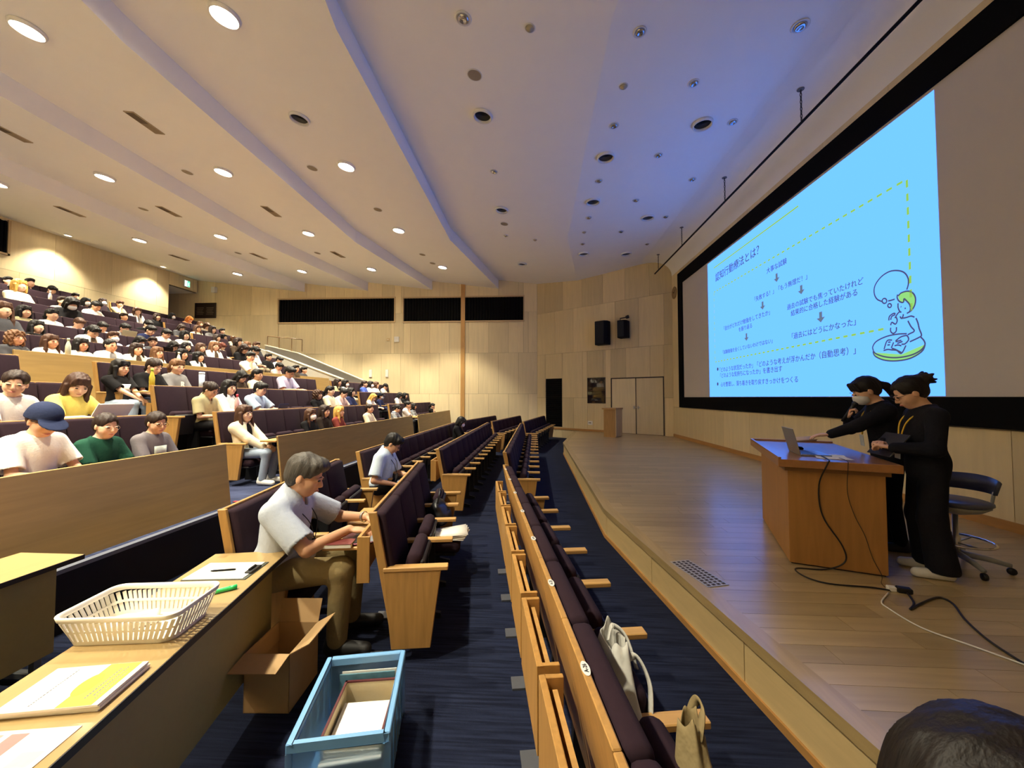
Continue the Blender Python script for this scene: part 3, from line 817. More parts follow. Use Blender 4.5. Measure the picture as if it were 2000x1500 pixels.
_pc = {}
def cached(key, fn):
    if key not in _pc: _pc[key] = fn()
    return _pc[key]
def place_head(t, J, name, me, mat):
    M = Matrix.Translation(Vector(J['H'])) @ Matrix(J['HR'].tolist()).to_4x4() @ Matrix.Scale(J['hs'], 4)
    return put(name, me, mat, t, matrix=M)
def person(label, P, rz, pose, hair='bob', hcol=(34, 26, 24), top='tee', tcol=(230, 226, 216), inner=None, legs=(52, 56, 74), shoes=(210, 206, 200), sk=0, mask=False, glasses=False, cap=None, scale=1.0, level=1, group=None, pkey=None, mcol=(236, 236, 238), topmat=None, lipc=(176, 96, 92), show_legs=True, gcol=(40, 36, 34)):
    """level 0: far (a dozen pixels of head), 1: middle, 2: close"""
    po = POSES[pose] if isinstance(pose, str) else pose
    key = pkey or (pose if isinstance(pose, str) else label)
    res = (.0150, .0104, .0082)[level]; fine = level > 0
    t = thing('person', label, 'person', P, rz, group, scale)
    J = skeleton(po)
    put('body', cached(('body', key, level), lambda: mesh_body(po, res, fine)), skin(sk), t)
    tm = topmat or cloth(tcol)
    tp = put({'tee': 'shirt', 'long': 'sweater', 'open': 'cardigan', 'collar': 'shirt'}[top], cached(('top', key, level, top), lambda: mesh_top(po, res, top)), tm, t)
    if top == 'open': put('inner_shirt', cached(('top', key, level, 'inner'), lambda: mesh_top(po, res, 'inner')), cloth(inner or (60, 52, 50)), t)
    if show_legs:
        put('trousers', cached(('legs', key, level), lambda: mesh_legs(po, res)), cloth(legs), t)
        for me in cached(('shoes', key, level), lambda: mesh_shoes(po, res)): put('shoe', me, plain('shoe_%d_%d_%d' % shoes, shoes, rough=.6), t)
    if hair: place_head(t, J, 'hair', cached(('hair', hair), lambda: mesh_hair(hair)), hair_mat(hcol))
    if mask: place_head(t, J, 'face_mask', cached('mask', mesh_mask), plain('mask_%d_%d_%d' % mcol, mcol, rough=.9, var=.02))
    if cap: place_head(t, J, 'cap', cached('cap', mesh_cap), cloth(cap))
    if glasses: place_head(t, J, 'glasses', cached('glasses', mesh_glasses), plain('glasses_frame_%d' % gcol[0], gcol, rough=.3, metal=.6))
    if level > 0:
        H = Matrix.Translation(Vector(J['H'])) @ Matrix(J['HR'].tolist()).to_4x4() @ Matrix.Scale(J['hs'], 4)
        for sg in (1, -1):
            put('eye', cached('eye', mesh_eye), plain('eye_dark', (38, 26, 22), rough=.25), t, matrix=H @ Matrix.Translation((.0935, .034 * sg, .003)) @ Matrix.Rotation(R(14 * sg), 4, 'Z') @ Matrix.Rotation(R(90), 4, 'Y') @ Matrix.Diagonal((.52, 1.05, 1, 1)))
            put('eyebrow', cached('brow', mesh_brow), plain('brow', (48, 36, 32), rough=.8), t, matrix=H @ Matrix.Translation((.0935, .034 * sg, .026)) @ Matrix.Diagonal((1, sg, 1, 1)))
        if not mask: put('mouth', cached('lips', mesh_lips), plain('lips_%d' % lipc[0], lipc, rough=.5), t, matrix=H @ Matrix.Translation((.0945, 0, -.065)))
    return t, J
# ================================================================== seats
H_BACK = .965
def seat_meshes(w, H_BACK):
    ms = {}
    g = .004
    T = Matrix.Translation((0, 0, 0))
    # backrest leans: bottom forward
    def lean(z): return .115 * (1 - (z - .36) / (H_BACK - .36))
    def slab(z0, z1, off0, off1, y0, y1):
        mb = MB(); xs = []
        return mb.prism([(lean(z0) + off0, z0), (lean(z0) + off1, z0), (lean(z1) + off1, z1), (lean(z1) + off0, z1)], 'y', y0, y1)
    ms['backrest'] = slab(.40, H_BACK - .004, .002, .075, g, w - g).mesh('backrest', bevel=.022, seg=2, smooth=True)
    ms['back_board'] = slab(.34, H_BACK + .004, -.022, 0, .001, w - .001).mesh('back_board', bevel=.003)
    c = MB().box(-.05, .05, .035, w - .035, 0, .37)
    ms['cushion'] = c.mesh('cushion', bevel=.045, seg=3, smooth=True)     # thickness x, length z (tipped up)
    ms['pan'] = MB().box(.04, .072, .05, w - .05, .02, .33).mesh('seat_pan', bevel=.012, seg=1)
    ms['armrest'] = MB().box(.075, .49, -.031, .031, .585, .612).mesh('armrest', bevel=.004)
    ms['standard'] = MB().prism([(.12, .0), (.40, .0), (.40, .035), (.30, .06), (.30, .585), (.16, .585), (.13, .06)], 'y', -.018, .018).mesh('standard')
    ms['end_panel'] = MB().prism([(.13, .09), (.38, .09), (.445, .585), (.075, .585)], 'y', -.022, .022).mesh('end_panel', bevel=.004)
    ms['end_post'] = slab(.09, H_BACK + .006, -.024, .03, -.024, .002).mesh('end_post', bevel=.003)
    ms['foot'] = MB().box(-.10, .05, .0, .10, 0, .012).mesh('foot_plate')
    # pocket with folding tablet on the back
    pk = MB().box(-.105, -.085, .02, w - .02, .50, .80).box(-.085, -.024, .02, .038, .50, .80).box(-.085, -.024, w - .038, w - .02, .50, .80)
    ms['pocket'] = pk.mesh('tablet_pocket', bevel=.002)
    ms['tablet'] = MB().box(-.065, -.048, .05, w - .05, .48, .77).mesh('tablet')
    zt = .95 if H_BACK > 1 else .712
    ms['tablet_out'] = MB().box(-.33, -.03, .03, w - .03, zt, zt + .02).mesh('tablet_down', bevel=.004)
    ms['plate'] = MB().prism([(.030 * math.cos(a_) * (1), .012 * math.sin(a_)) for a_ in [2 * math.pi * k / 20 for k in range(20)]], 'z', 0, .0012).mesh('number_plate')
    return ms
_sm = {}
def seat(P, rz, w, down, first, last, label, group, pocket=False, tablet_out=False, number=None, foot=True):
    hb = 1.05 if w < .48 else H_BACK
    key = (round(w, 3), hb)
    if key not in _sm: _sm[key] = seat_meshes(w, hb)
    ms = _sm[key]
    t = thing('auditorium_seat', label, 'seat', P, rz, group)
    put('backrest', ms['backrest'], M_SEAT, t); put('back_board', ms['back_board'], M_OAK, t)
    if down: Mx = Matrix.Translation((.155, 0, .325)) @ Matrix.Rotation(R(92), 4, 'Y')
    else: Mx = Matrix.Translation((.185, 0, .315)) @ Matrix.Rotation(R(13), 4, 'Y')
    c = put('seat_cushion', ms['cushion'], M_SEAT, t, matrix=Mx); put('seat_shell', ms['pan'], M_PAN, c)
    put('armrest', ms['armrest'], M_OAKX, t)
    if last: put('armrest', ms['armrest'], M_OAKX, t, loc=(0, w, 0))
    if first: put('end_panel', ms['end_panel'], M_OAK, t, loc=(0, -.004, 0)); put('end_post', ms['end_post'], M_OAK, t)
    else: put('standard', ms['standard'], M_DARK, t)
    if last: put('end_panel', ms['end_panel'], M_OAK, t, loc=(0, w + .004, 0)); put('end_post', ms['end_post'], M_OAK, t, loc=(0, w + .022, 0))
    if foot: put('foot_plate', ms['foot'], plain('grey_foot', (92, 94, 100), rough=.5, metal=.5), t)
    if pocket:
        pk = put('tablet_pocket', ms['pocket'], M_OAK, t)
        put('tablet', ms['tablet_out' if tablet_out else 'tablet'], M_OAKX, pk)
    if number:
        pl = put('number_plate', ms['plate'], M_PLASTIC_W, t, loc=(-.010, w * .5, H_BACK + .0045), rot=(0, 0, R(90)))
        me = text_mesh(number, .017, .0004, 0, 'CENTER')
        put('number', me, M_BLACK, pl, loc=(0, -.0055, .0018), rot=(0, 0, 0))
    return t

OCC = []      # (row, y) of everybody who sits, filled by the people list
SEATROWS = {}
TABLETS = []   # (row, y) of folding tablets in use on raised rows
def near_tab(row, y, w): return any(r == row and abs(q - y) <= w / 2 for r, q in TABLETS)
def block(row, xrow, z, y0, n, w, seg, **kw):
    """n seats of width w starting at arc position y0 (along y), seg picks the bend"""
    slope = {-1: -.15, 0: 0.0, 1: .18}[seg]
    tx = Vector((slope, 1, 0)).normalized(); rz = -math.atan(slope)
    base_y = {-1: Y1, 0: y0, 1: Y2}[seg]
    for i in range(n):
        s = y0 + i * w * tx.y
        P = Vector((xrow + slope * (s - base_y), s, z)) if seg else Vector((xrow, s, z))
        yc = s + w * tx.y / 2
        occ = any(r == row and abs(yy_ - yc) < w * .52 for r, yy_ in OCC)
        lab, grp = kw['label'](i, n, occ)
        seat(P, rz, w, occ or (i in kw.get('down', ())), i == 0, i == n - 1, lab, grp, pocket=kw.get('pocket', False) or near_tab(row, yc, w), number=kw.get('num', lambda i: None)(i), tablet_out=(i in kw.get('tab', ()) or near_tab(row, yc, w)), foot=kw.get('foot', False))
FLAT = {'A': -.42, 'B': -1.42, 'C': -2.45}
RAISED = {'D': (-4.56, .46), 'E': (-5.52, .84), 'F': (-6.42, 1.19), 'G': (-8.2, 1.69), 'H': (-9.15, 2.04), 'I': (-10.1, 2.39), 'J': (-11.05, 2.74), 'K': (-12.0, 3.09), 'L': (-12.95, 3.44), 'M': (-13.9, 3.79)}
# ================================================================== who sits where: (head pixel u, v, hair, hair colour, garment, colour, pose, extras)
BK, DB, BR, LB, BL, GY = (22, 18, 18), (44, 30, 25), (74, 48, 34), (112, 78, 52), (206, 160, 82), (70, 66, 62)
WH, CR, OL, GR, DG, BLK, NV, LBU, PK, YL, GN, BRN = (232, 229, 222), (226, 214, 186), (176, 166, 128), (128, 128, 130), (70, 70, 74), (26, 25, 27), (36, 42, 76), (176, 196, 218), (222, 196, 186), (232, 212, 110), (28, 70, 54), (74, 60, 48)
CNAME = {WH: 'white', CR: 'cream', OL: 'pale olive', GR: 'grey', DG: 'dark grey', BLK: 'black', NV: 'navy', LBU: 'light blue', PK: 'pale pink', YL: 'yellow', GN: 'dark green', BRN: 'brown', (74, 96, 176): 'blue', (196, 188, 214): 'lavender', (130, 60, 52): 'rust red', (216, 150, 104): 'orange'}
HNAME = {BK: 'black', DB: 'dark', BR: 'brown', LB: 'light brown', BL: 'blond', GY: 'grey', (214, 130, 60): 'orange'}
SNAME = {'male': 'short %s hair', 'bob': '%s bob', 'long': 'long %s hair', 'pony': '%s ponytail', 'curly': 'curly %s hair', 'bun': '%s hair in a bun', 'side': '%s hair tied low', 'wavy': 'wavy %s hair', 'updo': '%s hair pinned up'}
GNAME = {'tee': 'T-shirt', 'long': 'sweater', 'open': 'cardigan', 'collar': 'collared shirt'}
PNAME = {'watch': 'watching', 'watch2': 'watching', 'write': 'writing', 'phone': 'looking down', 'chin': 'chin in hand', 'turn': 'looking aside'}
AUD = [
 (15, 549, 'male', BK, 'long', BLK, 'watch', ''), (60, 553, 'male', BK, 'collar', BLK, 'watch', ''), (100, 566, 'male', BK, 'long', BLK, 'phone', ''),
 (29, 562, 'male', GY, 'tee', BRN, 'watch', 'capg'), (38, 555, 'bob', BL, 'tee', CR, 'watch', ''), (5, 605, 'long', BR, 'tee', DG, 'watch', ''),
 (50, 609, 'bob', BK, 'tee', OL, 'watch', ''), (95, 614, 'pony', BK, 'tee', WH, 'watch', ''), (152, 631, 'male', BR, 'tee', PK, 'phone', ''),
 (122, 589, 'male', DB, 'tee', GR, 'watch', ''), (140, 590, 'bob', BK, 'tee', BLK, 'phone', 'm'), (147, 583, 'male', BK, 'tee', OL, 'chin', ''),
 (168, 590, 'bob', BK, 'long', DG, 'watch', 'm'), (188, 598, 'male', BK, 'tee', WH, 'write', ''), (202, 590, 'bob', DB, 'long', BLK, 'watch', 'm'),
 (233, 594, 'male', BR, 'tee', OL, 'chin', ''), (8, 632, 'long', BK, 'tee', DG, 'watch', ''), (72, 638, 'long', BK, 'long', BLK, 'watch', ''),
 (203, 639, 'male', BK, 'tee', PK, 'phone', ''), (185, 648, 'pony', BK, 'open', WH, 'phone', ''), (31, 660, 'curly', LB, 'tee', DG, 'watch', ''),
 (100, 667, 'long', BR, 'tee', WH, 'watch', ''), (157, 673, 'bob', BK, 'tee', WH, 'watch', ''), (216, 675, 'side', BK, 'open', WH, 'watch', ''),
 (232, 660, 'male', BR, 'long', (196, 188, 214), 'watch', 'm'), (268, 608, 'wavy', BR, 'open', WH, 'chin', ''), (242, 619, 'male', DB, 'tee', OL, 'watch', ''),
 (289, 634, 'male', BK, 'long', BLK, 'phone', ''), (307, 619, 'bob', DB, 'long', BLK, 'watch', ''), (336, 618, 'bob', BK, 'long', DG, 'watch', 'm'),
 (370, 624, 'bob', (214, 130, 60), 'tee', (216, 150, 104), 'phone', ''), (241, 641, 'male', BK, 'tee', GR, 'write', ''), (298, 646, 'male', BK, 'tee', NV, 'write', ''),
 (325, 652, 'male', BK, 'tee', WH, 'write', ''), (361, 655, 'bob', BK, 'tee', WH, 'watch', ''), (355, 640, 'long', DB, 'long', DG, 'phone', ''),
 (386, 642, 'long', BR, 'tee', CR, 'watch', ''), (391, 633, 'long', LB, 'tee', WH, 'watch', ''), (404, 637, 'bob', BR, 'tee', CR, 'phone', ''),
 (415, 644, 'bob', DB, 'tee', GR, 'watch', ''), (434, 647, 'male', BK, 'long', BLK, 'watch', ''), (272, 667, 'bob', BK, 'tee', LBU, 'write', 'm'),
 (300, 668, 'male', DB, 'tee', DG, 'turn', ''), (267, 682, 'long', DB, 'open', CR, 'watch', ''), (303, 688, 'long', LB, 'tee', WH, 'watch', ''),
 (338, 676, 'bob', BK, 'long', DG, 'phone', 'g'), (367, 678, 'bob', BK, 'long', BLK, 'watch', ''), (391, 679, 'long', BR, 'tee', DG, 'watch', ''),
 (416, 676, 'long', LB, 'open', WH, 'watch', ''), (434, 677, 'wavy', (104, 52, 38), 'open', WH, 'phone', ''), (357, 692, 'bob', BK, 'tee', BLK, 'watch', ''),
 (388, 697, 'long', BK, 'open', WH, 'watch', ''), (424, 660, 'bob', DB, 'open', WH, 'watch', ''), (438, 659, 'bob', BK, 'long', BLK, 'watch', ''),
 (456, 663, 'wavy', LB, 'tee', CR, 'watch', ''), (468, 669, 'bob', DB, 'long', BRN, 'watch', ''), (483, 675, 'bob', LB, 'tee', PK, 'watch', ''),
 (477, 681, 'long', DB, 'long', BLK, 'phone', ''), (498, 675, 'male', BR, 'tee', DG, 'watch', ''), (499, 685, 'pony', BK, 'tee', WH, 'phone', ''),
 (489, 697, 'male', BK, 'tee', WH, 'chin', ''), (526, 698, 'male', BK, 'long', BLK, 'watch', ''), (544, 703, 'male', BK, 'tee', WH, 'phone', ''),
 (545, 716, 'male', BK, 'tee', PK, 'phone', ''), (566, 726, 'male', BK, 'tee', (196, 188, 214), 'write', ''), (578, 720, 'male', BK, 'tee', BRN, 'watch', ''),
 (594, 723, 'male', BK, 'long', DG, 'watch', ''), (472, 736, 'long', BK, 'tee', BRN, 'phone', ''), (503, 732, 'pony', BK, 'tee', CR, 'watch', ''),
 (660, 747, 'long', DB, 'tee', OL, 'watch', ''), (675, 749, 'bob', BK, 'tee', WH, 'watch', 'm'), (712, 750, 'pony', DB, 'tee', (74, 96, 176), 'watch', ''),
 (724, 751, 'bob', BK, 'tee', WH, 'watch', 'm'), (735, 752, 'bob', BR, 'tee', WH, 'watch', ''), (753, 755, 'side', BK, 'tee', WH, 'phone', ''),
 (667, 768, 'updo', BK, 'tee', PK, 'write', ''), (656, 764, 'pony', BK, 'tee', CR, 'watch', ''), (686, 766, 'bob', BK, 'tee', NV, 'watch', ''),
 (729, 776, 'long', BL, 'tee', WH, 'write', ''), (744, 774, 'male', BK, 'long', NV, 'watch', 'mcap'), (781, 773, 'bob', BK, 'tee', WH, 'phone', ''),
 (791, 773, 'bob', BK, 'long', BLK, 'watch', ''), (621, 771, 'curly', BR, 'long', BLK, 'watch', ''), (607, 810, 'long', BR, 'long', BLK, 'watch', 'm'),
 (634, 803, 'long', DB, 'long', (46, 36, 30), 'watch', ''), (663, 804, 'long', BL, 'long', (130, 60, 52), 'watch', ''), (722, 798, 'side', DB, 'tee', CR, 'watch', ''),
 (777, 798, 'pony', BK, 'tee', 'navy_stripe', 'write', ''), (797, 791, 'bun', BK, 'tee', WH, 'chin', ''), (808, 794, 'bob', BK, 'tee', 'mono_stripe', 'watch', ''),
 (845, 793, 'pony', BK, 'tee', BLK, 'chin', ''),
]
CNAME[(46, 36, 30)] = 'dark brown'; HNAME[(104, 52, 38)] = 'reddish'
def solve(row, u, v, J, rz=0.0, smin=.86, smax=1.12, s0=None):
    H = Matrix.Rotation(rz, 3, 'Z') @ Vector(J['H']); s = s0 or 1.0; d = ray(u, v); y = 5.0
    for _ in range(8):
        t = .3
        if row in FLAT:
            while t < 30:
                p = CAM + d * t
                if p.x <= FLAT[row] + sh(p.y - s * H.y) + .30 + s * H.x: break
                t += .005
            z0 = 0.0
        else: p = on_x(u, v, RAISED[row][0] + .30 + s * H.x); z0 = RAISED[row][1]
        y = p.y - s * H.y
        if s0 is None: s = max(smin, min(smax, (p.z - z0) / H.z))
    x = (FLAT[row] + sh(y) if row in FLAT else RAISED[row][0]) + .30
    return Vector((x, y, z0)), s
ROWORD = {'D': 'first raised row', 'E': 'second raised row', 'F': 'third raised row', 'G': 'fourth raised row', 'H': 'fifth raised row', 'I': 'sixth raised row', 'J': 'seventh raised row', 'K': 'eighth raised row', 'L': 'ninth raised row', 'M': 'last row', 'A': 'front row', 'B': 'second row', 'C': 'third row'}
SEATED = []; HZ, HC = .985, 1.044
# people close enough to be told one by one: (row, u, v) only mark the seats here
NEAR = {'tee_near': ('E', 29, 749), 'yellow': ('E', 152, 752), 'cap': ('D', 86, 822), 'green': ('D', 207, 832), 'grey': ('D', 306, 826), 'curls': ('F', 236, 718), 'collar': ('F', 301, 716), 'letter': ('F', 346, 716),
        'olive': ('E', 412, 762), 'longblack': ('E', 448, 757), 'boy': ('E', 509, 760), 'jeans': ('D', 478, 808)}
_taken = []
for k, (r, u, v) in NEAR.items(): _taken.append((r, on_x(u, v, RAISED[r][0] + .30).y))
def options(u, v):
    out = []
    for k, (x, z) in RAISED.items():
        p = on_x(u, v, x + .30); out.append((abs(p.z - z - HZ), k, p.z - z - HZ, p))
    return sorted(out, key=lambda t: t[0])
for a in sorted(AUD, key=lambda a: options(a[0], a[1])[0][0]):
    best = None
    for cost, k, res, p in options(a[0], a[1])[:3]:
        gap = min([abs(y - p.y) for r, y in _taken if r == k] + [9])
        c = cost + max(0, .44 - gap) * 1.2
        if p.y > {'G': 13.2, 'H': 13.2, 'I': 13.2, 'J': 13.2}.get(k, 15.0 if k in 'KLM' else 16.3): c += 1
        if best is None or c < best[0]: best = (c, k, res, p, gap)
    c, k, res, p, gap = best
    if gap < .40:        # shuffle along the bench so that shoulders do not cross
        ys = sorted(y for r, y in _taken if r == k and abs(y - p.y) < 1.2)
        for dy in (.05, -.05, .1, -.1, .15, -.15, .2, -.2, .25, -.25, .3, -.3, .35, -.35):
            if min(abs(y - p.y - dy) for y in ys) >= .40: p = p + Vector((0, dy, 0)); break
    _taken.append((k, p.y)); SEATED.append([k, p, a])
NPOSE = {
 'tee_near': dict(lean=12, pitch=10, yaw=-38, wl=(.36, .12, .68), wr=(.36, -.10, .68)), 'yellow': dict(lean=12, pitch=24, yaw=-20, wl=(.40, .16, .72), wr=(.40, -.16, .72)),
 'cap': dict(lean=10, pitch=24, yaw=-12, wl=(.36, .10, .64), wr=(.34, -.10, .64)), 'green': dict(lean=8, pitch=8, yaw=-10, wl=(.34, .08, .64), wr=(.34, -.08, .64)),
 'grey': dict(lean=6, pitch=10, yaw=-12, wl=(.30, .08, .60), wr=(.30, -.08, .60)), 'curls': dict(lean=2, pitch=4, wl=(.34, .05, .60), wr=(.36, -.02, .60)),
 'collar': dict(lean=6, pitch=24, wl=(.32, .1, .62), wr=(.32, -.1, .62)), 'letter': dict(lean=2, pitch=6, yaw=-8), 'olive': dict(lean=8, pitch=26, wl=(.28, .05, .66), wr=(.28, -.05, .66)),
 'longblack': dict(lean=2, pitch=0, yaw=-10, wl=(.30, .06, .66), wr=(.30, -.04, .68)), 'boy': dict(lean=12, pitch=14, big=1.07, wl=(.46, .14, .70), wr=(.44, -.02, .70)),
 'jeans': dict(lean=0, pitch=-2, yaw=-8, wl=(.40, .02, .60), wr=(.36, -.06, .60), knee=(.42, .47), ank=.36, sleeve=.95)}
PLACE = []          # [row, y, position, scale, who]
for i, (k, p, a) in enumerate(SEATED):
    rz = R((i * 37 % 15) - 9); P, s_ = solve(k, a[0], a[1], skeleton(POSES[a[6]]), rz)
    P.y += p.y - on_x(a[0], a[1], RAISED[k][0] + .30).y
    PLACE.append([k, P.y, P, s_, i, rz])
for key, (r, u, v) in NEAR.items():
    P, s_ = solve(r, u, v, skeleton(NPOSE[key])); PLACE.append([r, P.y, P, s_, key, 0.0])
for _ in range(60):
    for r in RAISED:
        row_ = sorted((q for q in PLACE if q[0] == r), key=lambda q: q[1])
        for a, b in zip(row_, row_[1:]):
            g_ = .43 - (b[1] - a[1])
            if g_ > 0:
                wa, wb = (.1 if isinstance(a[4], str) else 1), (.1 if isinstance(b[4], str) else 1)
                a[1] -= g_ * .5 * wa / (wa + wb) * 1.2; b[1] += g_ * .5 * wb / (wa + wb) * 1.2
for q in PLACE: q[2].y = q[1]; OCC.append((q[0], q[1]))
NPOS = {q[4]: (q[0], q[2], q[3]) for q in PLACE if isinstance(q[4], str)}
FLATP = {}
for k, (r, u, v, hz) in {'man': ('C', 598, 915, 1.044), 'man2': ('C', 768, 866, 1.044), 'hood': ('C', 892, 822, 1.044)}.items():
    # on the bent rows: walk along the ray until x reaches the row
    d = ray(u, v); t = .5
    while True:
        p = CAM + d * t
        if p.x - sh(p.y) < FLAT[r] + .32 or t > 20: break
        t += .01
    FLATP[k] = (r, p, p.z / hz); OCC.append((r, p.y - .02))
OCC.append(('A', .52))

# drinks and devices that stand on folding tablets: (label, u, v, row in front, size, colours, kind)
DRINKS = [('white flask high up in the back rows', 98, 580, 'K', .035, (232, 230, 224), (220, 218, 210), 'bottle'), ('green tea bottle in the eighth raised row', 137, 601, 'J', .034, (96, 190, 90), (236, 236, 230), 'bottle'),
 ('yellow drink bottle with green cap beside white-collared student', 297, 735, 'E', .034, (196, 182, 66), (168, 206, 70), 'bottle'), ('pale blue tumbler standing alone on a seat back', 394, 745, 'E', .042, (196, 214, 236), (214, 226, 240), 'tumbler'),
 ('pink water bottle near long black hair', 463, 786, 'D', .033, (226, 186, 186), (222, 60, 84), 'bottle'), ('white bottle on the seat back by the stair', 468, 664, 'I', .034, (232, 230, 222), (240, 240, 236), 'bottle'), ('dark cup with white lid near the stair wall', 505, 674, 'H', .036, (60, 50, 44), (232, 224, 204), 'tumbler')]
DEVICES = {'boy': ('D', 543), 'grey': ('H', 242), 'black': ('G', 318)}
for d_ in DRINKS: TABLETS.append((d_[3], on_x(d_[1], d_[2], RAISED[d_[3]][0] - .18).y))
for k, (r, u) in DEVICES.items(): TABLETS.append((r, on_x(u, 700, RAISED[r][0] - .18).y))
# ---- rows on the flat floor (bent) and on the tiers (straight)
BLOCKW = {-1: 'block beside the tables', 0: 'middle block', 1: 'block by the far side wall'}
NTH = ['first', 'second', 'third', 'fourth', 'fifth', 'sixth', 'seventh', 'eighth', 'ninth', 'tenth', 'eleventh', 'twelfth', 'thirteenth']
def lab_row(row, seg):
    def f(i, n, occ):
        st = 'occupied' if occ else 'empty'
        k = n - 1 - i if seg == -1 else i
        return '%s aubergine seat, %s, %s, %s from %s' % (st, ROWORD[row], BLOCKW[seg], NTH[k], 'its table end' if seg == 0 else 'aisle'), 'seats, %s, %s' % (ROWORD[row], BLOCKW[seg])
    return f
lab_flat = lab_raised = lab_row
wA = .5
# front row: nearer wing has its number plates and tablet pockets in view
block('A', FLAT['A'], 0, 4.33 - 10 * wA * .989, 10, wA, -1, label=lab_flat('A', -1), pocket=True, foot=True, num=lambda i: 'A-%d' % (29 - i) if i >= 1 else None)
block('A', FLAT['A'], 0, 5.35, 12, wA, 0, label=lab_flat('A', 0), foot=True)
block('A', FLAT['A'], 0, 12.15, 8, wA, 1, label=lab_flat('A', 1))
block('B', FLAT['B'], 0, 4.50 - 4 * wA * .989, 4, wA, -1, label=lab_flat('B', -1), pocket=True, foot=True, down=(2,), tab=(0, 1))
block('B', FLAT['B'], 0, 5.62, 12, wA, 0, label=lab_flat('B', 0), pocket=True)
block('B', FLAT['B'], 0, 12.2, 8, wA, 1, label=lab_flat('B', 1))
block('C', FLAT['C'], 0, 4.62 - 4 * .53 * .989, 4, .53, -1, label=lab_flat('C', -1))
block('C', FLAT['C'], 0, 5.28, 13, .487, 0, label=lab_flat('C', 0))
block('C', FLAT['C'], 0, 12.2, 8, wA, 1, label=lab_flat('C', 1))
wR = .468
for r, (x, z) in RAISED.items():
    if r in 'DEF':
        block(r, x, z, 4.42 - 8 * wR, 8, wR, 0, label=lab_raised(r, -1))
        block(r, x, z, 5.30, 12, wR, 0, label=lab_raised(r, 0)); block(r, x, z, 11.85, 10, wR, 0, label=lab_raised(r, 1))
    else:
        n0 = {'G': 0, 'H': 1, 'I': 2, 'J': 3, 'K': 5, 'L': 6, 'M': 7}[r]
        block(r, x, z, 5.30 + n0 * wR, 12 - n0, wR, 0, label=lab_raised(r, 0))
        block(r, x, z, 11.85, 3 if r in 'GHIJ' else 7, wR, 0, label=lab_raised(r, 1))
        if r == 'G': block(r, x, z, 4.42 - 2 * wR, 2, wR, 0, label=lab_raised(r, -1))

# ---- plywood modesty panels before the first rows of each tier group
def partition(xt, z, y0, y1, label, tall=.70):
    t = thing('modesty_panel', label, 'panel', (xt, (y0 + y1) / 2, z))
    L = (y1 - y0) / 2
    MB().prism([(.08, -.02), (.108, -.02), (.028, tall), (0, tall)], 'y', -L, L).build('board', M_OAKY, t, bevel=.003)
    MB().box(-.24, -.002, -L, L, tall - .09, tall - .065).build('ledge', M_OAKX, t, bevel=.003)
    for y in np.linspace(-L + .25, L - .25, max(2, int(L * 1.2))): MB().box(-.05, .02, y - .025, y + .025, 0, .30).build('leg', M_DARK, t)
    return t
partition(-3.68, .47, -1.1, 4.42, 'long oak modesty panel before the cap wearer, tier front beside the tables')
partition(-3.68, .47, 5.35, 11.42, 'long oak modesty panel on the tier front, middle block')
partition(-3.68, .47, 11.98, 16.55, 'oak modesty panel on the tier front by the far side wall')
partition(-7.42, 1.70, 5.08, 11.35, 'orange oak modesty panel halfway up the seating, middle block')
partition(-7.42, 1.70, 11.85, 13.55, 'short orange oak modesty panel beside the concrete stair wall')
partition(-9.60, 2.40, 12.6, 13.52, 'small oak end panel above the concrete stair wall', .6)
t = tag(MB().box(-3.50, -3.455, 4.5, 5.3, .467, .471).box(-3.62, -3.5, 4.5, 4.54, .467, .471).build('tape_strip', plain('red_tape', (206, 44, 52), rough=.6)), 'red tape along the edge of the first tier step', 'tape')
# ================================================================== build the seated audience
_used = {}
ORD = ['', 'second', 'third', 'fourth', 'fifth', 'sixth', 'seventh', 'eighth', 'ninth', 'tenth']
SK_ = [0, 1, 2, 0, 1, 2, 3]
for q_ in [q for q in PLACE if not isinstance(q[4], str)]:
    k, _y, P0, sc, i, rz = q_; a = SEATED[i][2]
    u, v, hair, hc, top, col, pose, ex = a
    x, z = RAISED[k]
    cn = {'navy_stripe': 'navy striped', 'mono_stripe': 'black-and-white striped'}[col] if isinstance(col, str) else CNAME[col]
    m = 'm' in ex.replace('cap', '')
    head_ = ('cap' if 'cap' in ex else SNAME[hair] % HNAME[hc]) + (' and mask' if m else '') + (' and glasses' if 'g' in ex.replace('capg', '') else '')
    g = GNAME[top]
    lab = 'person with %s, %s %s, %s, %s' % (head_, cn, g, PNAME[pose], ROWORD[k])
    if 'cap' in ex: lab = lab.replace('with cap', 'in cap')
    _used.setdefault(lab, 0); _used[lab] += 1
    if _used[lab] > 1: lab += ', %s such from the aisle' % ORD[_used[lab] - 1]
    if len(lab.split()) > 16: lab = lab.replace(', ' + PNAME[pose], '', 1)
    tm = None
    if col == 'navy_stripe': tm = striped('navy_stripe', (30, 34, 60), (226, 222, 214), 26)
    if col == 'mono_stripe': tm = striped('mono_stripe', (28, 28, 30), (230, 228, 222), 18)
    person(lab, tuple(P0), rz, pose, hair=hair, hcol=hc, top=top, tcol=WH if isinstance(col, str) else col, inner=[BRN, GR, BLK, PK][i % 4], sk=SK_[i % 7], mask=m,
           cap={'capg': (126, 122, 116), 'mcap': (30, 32, 44)}.get(ex), glasses='g' in ex.replace('capg', ''), scale=sc, level=0 if v < 640 else 1, topmat=tm, group='students in the audience', legs=[(52, 56, 74), (36, 36, 40), (120, 128, 144), (150, 136, 112)][i % 4])
def near(key, label, **kw):
    r, P, sc = NPOS[key]
    return person(label, tuple(P), 0.0, NPOSE[key], scale=sc, level=kw.pop('level', 1), group='students in the audience', **kw)
